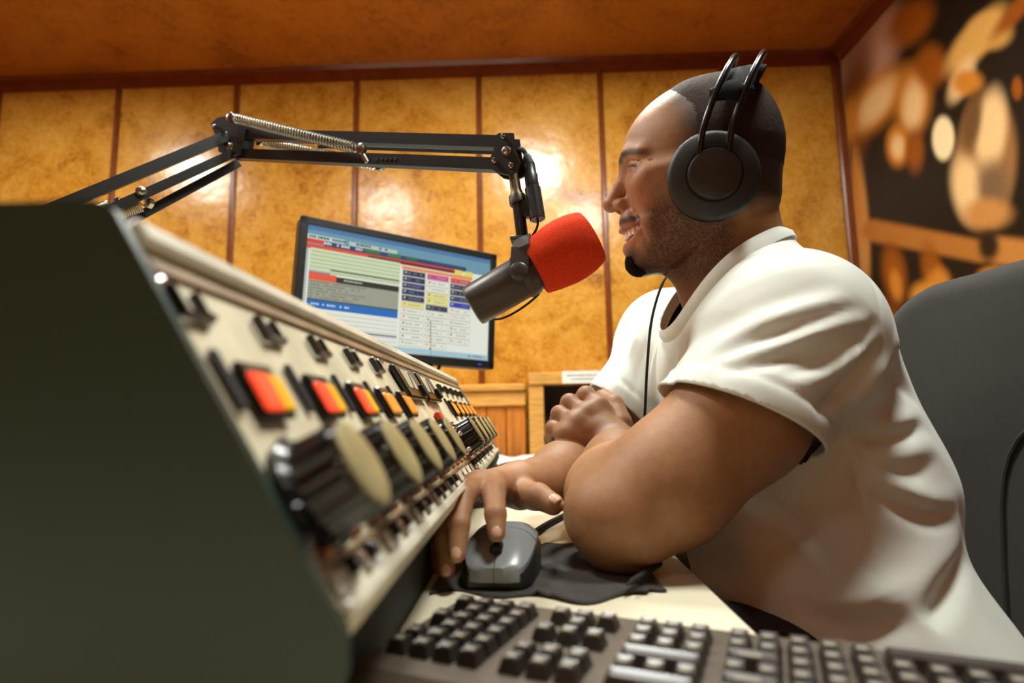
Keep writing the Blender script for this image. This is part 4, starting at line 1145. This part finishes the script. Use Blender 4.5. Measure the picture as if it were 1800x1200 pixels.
# ---- white T-shirt
M_shirt = mat('white_cotton', srgb(226, 231, 222), .85, var=.025, scale=30, bump=.12, bscale=1600, sheen=.2)
axL = (armL[1][0] - armL[0][0]); axL = axL / np.linalg.norm(axL)
S1_, S2_, S3_ = W(1168, 692, .615), W(1392, 792, .600), W(1300, 710, .530)
nL = np.cross(S2_ - S1_, S3_ - S1_); nL /= np.linalg.norm(nL); nL = nL if nL @ axL > 0 else -nL
T1_, T2_, T3_ = W(1048, 684, .90), W(1112, 744, .90), W(1085, 700, .84)
nR = np.cross(T2_ - T1_, T3_ - T1_); nR /= np.linalg.norm(nR)
axR = armR[1][0] - armR[0][0]; nR = nR if nR @ axR > 0 else -nR
SG = .012
eL = armL[0][0] + (armL[1][0] - armL[0][0]) * 1.0
def sleeveL(p): return sd_chain(p, [(armL[0][0], .075), (armL[0][0] * .5 + eL * .5, .075), (eL, .0735), (armL[2][0], .073)], .02)
def sleeveR(p): return sd_chain(p, [(armR[0][0], .072), (armR[1][0], .062), (armR[2][0], .062)], .02)
def shirt_trunk(p):
    d = trunk(p, SG)
    d = smin(d, sd_chain(p, [(PE + np.array([.01, -.08, -.02]), .128), (PE + np.array([.01, .08, -.02]), .128)], .03), .08)
    d = smin(d, sd_chain(p, [(from_head((-26, -95, 0)), .063), (from_head((-36, -165, 0)), .067), (from_head((-42, -215, 0)), .08)], .02), .04)
    # loose cloth hanging from the chest and draping round the hips
    return smin(d, sd_chain(p, [(CH + np.array([-.03, -.04, -.02]), .09), (BE + np.array([-.065, -.03, -.02]), .105), (PE + np.array([-.045, -.05, .06]), .115)], .03), .06)
def shirt_sdf(p):
    d = shirt_trunk(p)
    d = smin(d, smax(sleeveL(p), (p - S1_) @ nL - .008, .004), .003 + .045 * np.clip(-((p - S1_) @ nL) / .09, 0, 1))
    d = smin(d, smax(sleeveR(p), (p - T1_) @ nR - .008, .004), .003 + .045 * np.clip(-((p - T1_) @ nR) / .09, 0, 1))
    return d
TV, TF = sdf_mesh(shirt_sdf, (.0, .40, .54), (.66, 1.10, 1.20), .0042)
bm = bmesh.new(); bm.from_mesh(np_mesh('tmp', TV, TF))
def cut(center, rad, p0, n):
    c = Vector(center); fs = [f for f in bm.faces if (f.calc_center_median() - c).length < rad]
    es = {e for f in fs for e in f.edges}; vs = {v_ for f in fs for v_ in f.verts}
    bmesh.ops.bisect_plane(bm, geom=list(vs) + list(es) + fs, plane_co=Vector(p0), plane_no=Vector(n), dist=1e-5)
    c0 = Vector(p0); nn = Vector(n)
    kill = [f for f in bm.faces if (f.calc_center_median() - c).length < rad * .97 and (f.calc_center_median() - c0).dot(nn) > 0]
    bmesh.ops.delete(bm, geom=kill, context='FACES')
def cut_end(p0, n, sleeve):
    cs = np.array([f.calc_center_median()[:] for f in bm.faces]); s_ = (cs - p0) @ n
    sel = (np.abs(s_) < .02) & (sleeve(cs) < .012) & (shirt_trunk(cs) > -.004)
    fs = [f for f, k in zip(bm.faces, sel) if k]
    es = {e for f in fs for e in f.edges}; vs = {v_ for f in fs for v_ in f.verts}
    bmesh.ops.bisect_plane(bm, geom=list(vs) + list(es) + fs, plane_co=Vector(p0), plane_no=Vector(n), dist=1e-5)
    cs = np.array([f.calc_center_median()[:] for f in bm.faces]); s_ = (cs - p0) @ n
    sel = (s_ > 0) & (s_ < .03) & (sleeve(cs) < .006) & (shirt_trunk(cs) > .001)
    bmesh.ops.delete(bm, geom=[f for f, k in zip(bm.faces, sel) if k], context='FACES')
cut_end(S1_, nL, sleeveL); cut_end(T1_, nR, sleeveR)
N1_, N2_, N3_ = from_head((-84, -104, 0)), W(1196, 590, .735), W(1292, 473, .665)
N2_ = W(1220, 552, .745); LAT = (SR - SL) * np.array([1, 1, 0]); LAT /= np.linalg.norm(LAT); nN = np.cross(N2_ - N1_, LAT); nN /= np.linalg.norm(nN); nN = nN if nN @ np.array([-.6, 0, .7]) > 0 else -nN
LAT = LAT - nN * (LAT @ nN); LAT /= np.linalg.norm(LAT); KS = 3.6      # neckline rises towards the shoulders
cM = (N1_ + N2_) / 2
def warp(sgn):
    for v_ in bm.verts:
        l = (v_.co - Vector(cM)).dot(Vector(LAT)); v_.co = v_.co - Vector(nN) * (sgn * KS * l * l)
warp(1); cut(cM + nN * .05, .22, N1_, nN); warp(-1)
cut((PE[0], PE[1], .55), .5, (0, 0, .585), (0, 0, -1))
# keep the largest island
bm.verts.ensure_lookup_table(); seen = set(); best = []
for v0 in bm.verts:
    if v0.index in seen or not v0.link_faces: continue
    st = [v0]; comp = []; seen.add(v0.index)
    while st:
        x = st.pop(); comp.append(x)
        for e in x.link_edges:
            y = e.other_vert(x)
            if y.index not in seen: seen.add(y.index); st.append(y)
    if len(comp) > len(best): best = comp
bs = set(best); bmesh.ops.delete(bm, geom=[v_ for v_ in bm.verts if v_ not in bs], context='VERTS')
def clean_end(p0, n, c, rad):
    for _ in range(2):
        near_ = [v_ for v_ in bm.verts if abs((v_.co - Vector(p0)).dot(Vector(n))) < .0035 and (v_.co - Vector(c)).length < rad]
        for v_ in near_:
            if v_.is_boundary: v_.co -= Vector(n) * (v_.co - Vector(p0)).dot(Vector(n))
        bmesh.ops.remove_doubles(bm, verts=near_, dist=.0024)
    for v_ in bm.verts:
        if v_.is_boundary and abs((v_.co - Vector(p0)).dot(Vector(n))) < .0035 and (v_.co - Vector(c)).length < rad: v_.co -= Vector(n) * (v_.co - Vector(p0)).dot(Vector(n))
clean_end(S1_, nL, (S1_ + S2_) / 2, .12); clean_end(T1_, nR, (T1_ + T2_) / 2, .10)
bmesh.ops.remove_doubles(bm, verts=bm.verts, dist=.0007)
bm.normal_update(); bm.verts.ensure_lookup_table()
SV = np.array([v_.co[:] for v_ in bm.verts]); _d0 = chunked(shirt_sdf, SV); SN = np.stack([chunked(shirt_sdf, SV + np.eye(3)[a] * .001) - _d0 for a in range(3)], 1); SN /= np.maximum(np.linalg.norm(SN, axis=1), 1e-9)[:, None]
bvh = BVHTree.FromBMesh(bm)
def hit(px, py):
    r = Vector(RW.T @ np.array([px - 900., 600. - py, -FPX])).normalized()
    h_ = bvh.ray_cast(Vector(CAM), r)
    return np.array(h_[0]) if h_[0] is not None else None
disp = np.zeros(len(SV))
def fold(pts, amp, wid):
    pts = bez([(x, y, 0) for x, y in pts], 6); P = [hit(x, y) for x, y, _ in pts]; P = [p for p in P if p is not None]
    if len(P) < 2: return
    P = np.array(P); best = np.full(len(SV), 9.); tt = np.zeros(len(SV)); n = len(P) - 1
    near = np.where(np.linalg.norm(SV - P.mean(0), axis=1) < np.linalg.norm(P - P.mean(0), axis=1).max() + .08)[0]; Q = SV[near]
    bb = best[near]; t0 = tt[near]
    for i in range(n):
        a, b = P[i], P[i + 1]; ab = b - a
        if ab @ ab < 1e-10 or ab @ ab > .01: continue
        t = np.clip((Q - a) @ ab / (ab @ ab), 0, 1); d = np.linalg.norm(Q - a - t[:, None] * ab, axis=1)
        m = d < bb; bb[m] = d[m]; t0[m] = (i + t[m]) / n
    disp[near] += 1.1 * amp * np.exp(-(bb / wid) ** 2) * np.sin(np.pi * np.clip(t0, .0, 1)) ** .8
R_, V_l = .005, -.006
for pts, a, wd_ in (
    ([(1225, 640), (1300, 608), (1390, 572), (1480, 548), (1530, 545)], -.0050, .009), ([(1240, 612), (1320, 580), (1410, 548), (1500, 522)], .0045, .011),
    ([(1250, 655), (1355, 634), (1444, 606), (1520, 568)], -.0065, .008), ([(1280, 632), (1370, 612), (1450, 582), (1525, 545)], .0045, .009),
    ([(1370, 660), (1444, 638), (1510, 598), (1545, 560)], -.0060, .007), ([(1380, 680), (1450, 656), (1525, 610)], .0050, .009),
    ([(1430, 726), (1495, 672), (1555, 600)], -.0070, .008), ([(1460, 736), (1520, 684), (1570, 622)], .0055, .010),
    ([(1225, 600), (1300, 552), (1400, 518), (1480, 498)], -.0030, .012), ([(1230, 565), (1290, 512), (1370, 478), (1450, 462)], .0028, .014),
    ([(1470, 752), (1550, 771), (1625, 748)], -.0075, .008), ([(1480, 730), (1560, 748), (1622, 722)], .0050, .012),
    ([(1490, 800), (1578, 830), (1650, 806)], -.0048, .010), ([(1480, 786), (1578, 806), (1645, 782)], .0040, .014),
    ([(1490, 812), (1555, 872), (1625, 906), (1680, 905)], -.0080, .010), ([(1495, 790), (1560, 848), (1635, 880), (1690, 868)], .0055, .015),
    ([(1705, 880), (1650, 967), (1579, 1030), (1480, 1070)], .0120, .020), ([(1712, 940), (1670, 1030), (1630, 1100)], -.0110, .011),
    ([(1680, 920), (1610, 1000), (1530, 1035)], -.0060, .016), ([(1390, 1055), (1490, 1100), (1610, 1088)], -.0110, .013), ([(1380, 1035), (1490, 1072), (1600, 1066)], .0070, .016),
    ([(1440, 930), (1500, 1000), (1550, 1060)], .0060, .022), ([(1320, 840), (1400, 960), (1470, 1055)], -.0070, .022), ([(1280, 900), (1330, 1000), (1380, 1070)], .0050, .02),
    ([(1475, 742), (1517, 883), (1562, 1017)], -.0022, .0035), ([(1386, 438), (1466, 447), (1533, 495), (1555, 580), (1551, 646)], -.0016, .004),
    ([(1560, 640), (1600, 690), (1628, 720)], -.004, .012), ([(1570, 600), (1595, 640), (1610, 680)], .003, .014),
    ([(1130, 560), (1100, 640), (1082, 690)], .003, .008), ([(1150, 560), (1122, 650), (1112, 715)], -.003, .008), ([(1170, 560), (1150, 640), (1140, 720)], .003, .008),
    ([(1190, 600), (1180, 660), (1172, 690)], -.004, .008)):
    fold(pts, a, wd_)
# general slackness of the cotton
disp += .0018 * np.sin(SV[:, 0] * 37 + SV[:, 2] * 21) * np.sin(SV[:, 1] * 29 + SV[:, 2] * 33) * sstep(1.02, .85, SV[:, 2])
# hems: a slightly raised band with a stitch line
for p0, n, rad in ((S1_, nL, .13), (T1_, nR, .11)):
    s_ = (SV - p0) @ n; m = (np.linalg.norm(SV - (p0 + (S2_ if n is nL else T2_)) / 2, axis=1) < rad) & (s_ > -.03)
    disp += np.where(m, .0014 * sstep(-.026, -.016, s_) - .0012 * np.exp(-((s_ + .024) / .0045) ** 2), 0)
SV2 = SV + SN * disp[:, None]
for v_, c in zip(bm.verts, SV2): v_.co = Vector(c - pl)
tris = bm.faces
me = bpy.data.meshes.new('t_shirt'); bm.to_mesh(me); me.shade_smooth()
shirt = link('t_shirt', me, M_shirt, per)
sm = shirt.modifiers.new('cloth', 'SOLIDIFY'); sm.thickness = .0024; sm.offset = -1
# collar rib: a flat band standing along the neck edge
cN = (N1_ * .5 + N2_ * .5) + (NB - (N1_ + N2_) / 2) * 0; e1 = N2_ - N1_; e1 /= np.linalg.norm(e1); e2 = np.cross(nN, e1)
rows = []; rs = np.linspace(.01, .16, 301)
for k in range(72):
    a = 2 * math.pi * k / 72; dr_ = e1 * math.cos(a) + e2 * math.sin(a)
    sd = shirt_sdf(cN + rs[:, None] * dr_ + nN * (KS * (rs * (dr_ @ LAT)) ** 2)[:, None]); i = np.argmax(sd > 0); rows.append((rs[i] if sd[i] > 0 else .1, dr_))
rr_ = np.array([r for r, _ in rows])
for _ in range(3): rr_ = .5 * rr_ + .25 * (np.roll(rr_, 1) + np.roll(rr_, -1))
vs = []; prof = ((.0030, -.004), (.0036, .004), (.0005, .0095), (-.0020, .0130), (-.0040, .0120), (-.0025, .008), (-.0005, .0))
for r, (_, dr_) in zip(rr_, rows):
    for a, b in prof: vs.append(cN + dr_ * (r + a) + nN * (b + KS * (r * (dr_ @ LAT)) ** 2) - pl)
m = len(prof); K = len(rows)
MB().add(vs, [(i * m + k, i * m + (k + 1) % m, ((i + 1) % K) * m + (k + 1) % m, ((i + 1) % K) * m + k) for i in range(K) for k in range(m)]).build('collar', M_shirt, shirt, True)
bm.free()

# ---- jeans and shoes, mostly under the desk
M_jean = mat('dark_denim', srgb(54, 52, 60), .9, var=.35, scale=160, bump=.3, bscale=700)
def jeans(p):
    d = sd_chain(p, [(PE + np.array([.01, -.08, -.02]), .120), (PE + np.array([.01, .08, -.02]), .120)], .03)
    for s_ in (-1, 1):
        hip = PE + np.array([-.02, .10 * s_, .01]); kn = np.array([-.03, .74 + .15 * s_, .595]); an = np.array([.02, .74 + .15 * s_, .09])
        d = smin(d, sd_chain(p, [(hip, .098), (hip * .5 + kn * .5 + np.array([0, 0, .012]), .086), (kn, .066), (kn * .55 + an * .45, .060), (an, .050)], .02), .03)
    return d
JV, JF = sdf_mesh(jeans, (-.16, .44, .02), (.58, 1.06, .76), .009)
link('jeans', np_mesh('jeans', JV - pl, JF), M_jean, per)
for s_ in (-1, 1):
    def shoe(p, s_=s_):
        y = .74 + .15 * s_
        d = sd_chain(p, [((.05, y, .045), .042), ((-.06, y, .040), .040), ((-.15, y, .032), .032)], .03)
        d = smin(d, sd_cone(p, (.02, y, .05), (.02, y, .11), .05, .052), .03)
        return smax(d, .004 - p[:, 2], .006)
    a_, b_ = sdf_mesh(shoe, (-.21, .74 + .15 * s_ - .08, -.01), (.12, .74 + .15 * s_ + .08, .19), .009)
    link('shoe', np_mesh('shoe', a_ - pl, b_), M_mdark, per)
tag(per, 'smiling person in a white T-shirt and headphones leaning on the desk with crossed arms', 'person')

# ================================================================== HEADPHONES
M_hp = mat('satin_black_cup', srgb(30, 29, 27), .48, var=.06)
M_hp2 = mat('cup_disc', srgb(34, 33, 31), .38, var=.06)
M_pad = mat('black_leatherette', srgb(16, 15, 14), .8, spec=.2, bump=.2)
M_rod = mat('black_wire', srgb(18, 17, 16), .22, var=.1)
hp = thing('headphones', HO.tolist())
def hpw(q): return from_head(q)
# near cup is seen centred at (1255, 307)
cu = cv = 0.
for _ in range(20):
    x, y = project(from_head((cu, cv, 102))); cu += (x - 1255) * .55; cv += (y - 307) * .55
for sgn in (1, -1):
    o = hpw((cu, cv, 74 * sgn)); ax = HWd * sgn
    M = zframe(o, ax)
    M.translation = Vector(o) - Vector(HO)
    cup = MB().lathe([(.036, .016), (.044, .0165), (.0485, .0200), (.0492, .0225), (.0480, .0250), (.0440, .0275), (.0330, .0300), (.0300, .0305), (.0292, .0290), (.010, .0290)], 56, M).build('ear_cup', M_hp, hp, True)
    MB().lathe([(.0285, .028), (.0282, .0325), (.0268, .0352), (.0240, .0362), (.002, .0366)], 48, M).build('cup_disc', M_hp2, cup, True)
    MB().lathe([(.030, .002), (.042, .000), (.0475, .005), (.0480, .013), (.0450, .0175), (.030, .0175)], 48, M).build('ear_pad', M_pad, cup, True)
top = to_head(on_plane(1308, 119, HO, HWd)[None])[0]
def arc(th, du, rv, rw, tu=0.):
    """th 0 at the near cup, pi at the far one"""
    s_ = math.sin(th); c_ = math.cos(th)
    return hpw((cu + (top[0] - cu) * abs(s_) ** .9 + du, cv + 25 + (rv - cv - 25) * abs(s_) ** .62, rw * math.copysign(abs(c_) ** .72, c_)))
for du in (15, -15):
    pts = [arc(math.pi * k / 48, du, top[1] - 1, 106) - HO for k in range(49)]
    pts = [pts[0] + (from_head((cu + du * .5, cv + 4, 106)) - from_head((cu + du, cv + 25, 106)))] + pts + [pts[-1] + (from_head((cu + du * .5, cv + 4, -106)) - from_head((cu + du, cv + 25, -106)))]
    MB().tube(pts, .0037, 10).build('headband_rod', M_rod, hp, True)
# leather strap between the two sliders
vs = []; n = 30
for k in range(n + 1):
    th = .36 + (math.pi - .72) * k / n
    for du, o_ in ((-19, 0), (-10, 1.5), (0, 2), (10, 1.5), (19, 0), (19, -2), (-19, -2)):
        q = arc(th, 0, top[1] - 13, 96); vs.append(q + HU * du / 1000 + HV * o_ / 1000 - HO)
m = 7; fs = [(i * m + k, i * m + (k + 1) % m, (i + 1) * m + (k + 1) % m, (i + 1) * m + k) for i in range(n) for k in range(m)]
MB().add(vs, fs + [tuple(range(m)), tuple(range(n * m, n * m + m))]).build('strap', M_pad, hp, True)
for th in (.36, math.pi - .36):
    c0 = arc(th, 0, top[1] - 4, 104) - HO; t_ = arc(th + .02, 0, top[1] - 4, 104) - arc(th - .02, 0, top[1] - 4, 104); t_ /= np.linalg.norm(t_)
    nrm = np.cross(HU, t_); nrm = nrm if nrm @ (c0) > 0 else -nrm
    Mc = frame(c0, HU, np.cross(nrm, HU), nrm)
    sl = MB().box((-.023, -.0065, -.004), (.023, .0065, .0045), Mc, .003).build('slider', M_pad, hp)
    MB().lathe([(.0105, .003), (.0105, .0062), (.009, .0072), (.002, .0074)], 28, Mc).build('slider_boss', M_pad, sl, True)
wb(MB().tube(bez([from_head((cu + 20, cv - 44, -86)), W(1185, 470, .80), W(1165, 497, .775), W(1146, 560, .762), W(1138, 640, .757), W(1134, 720, .775), W(1130, 790, .80)], 8), .0019, 7), 'headphone_cable', M_black, hp, True)
tag(hp, 'black over-ear headphones with twin headband rods on the head', 'headphones')
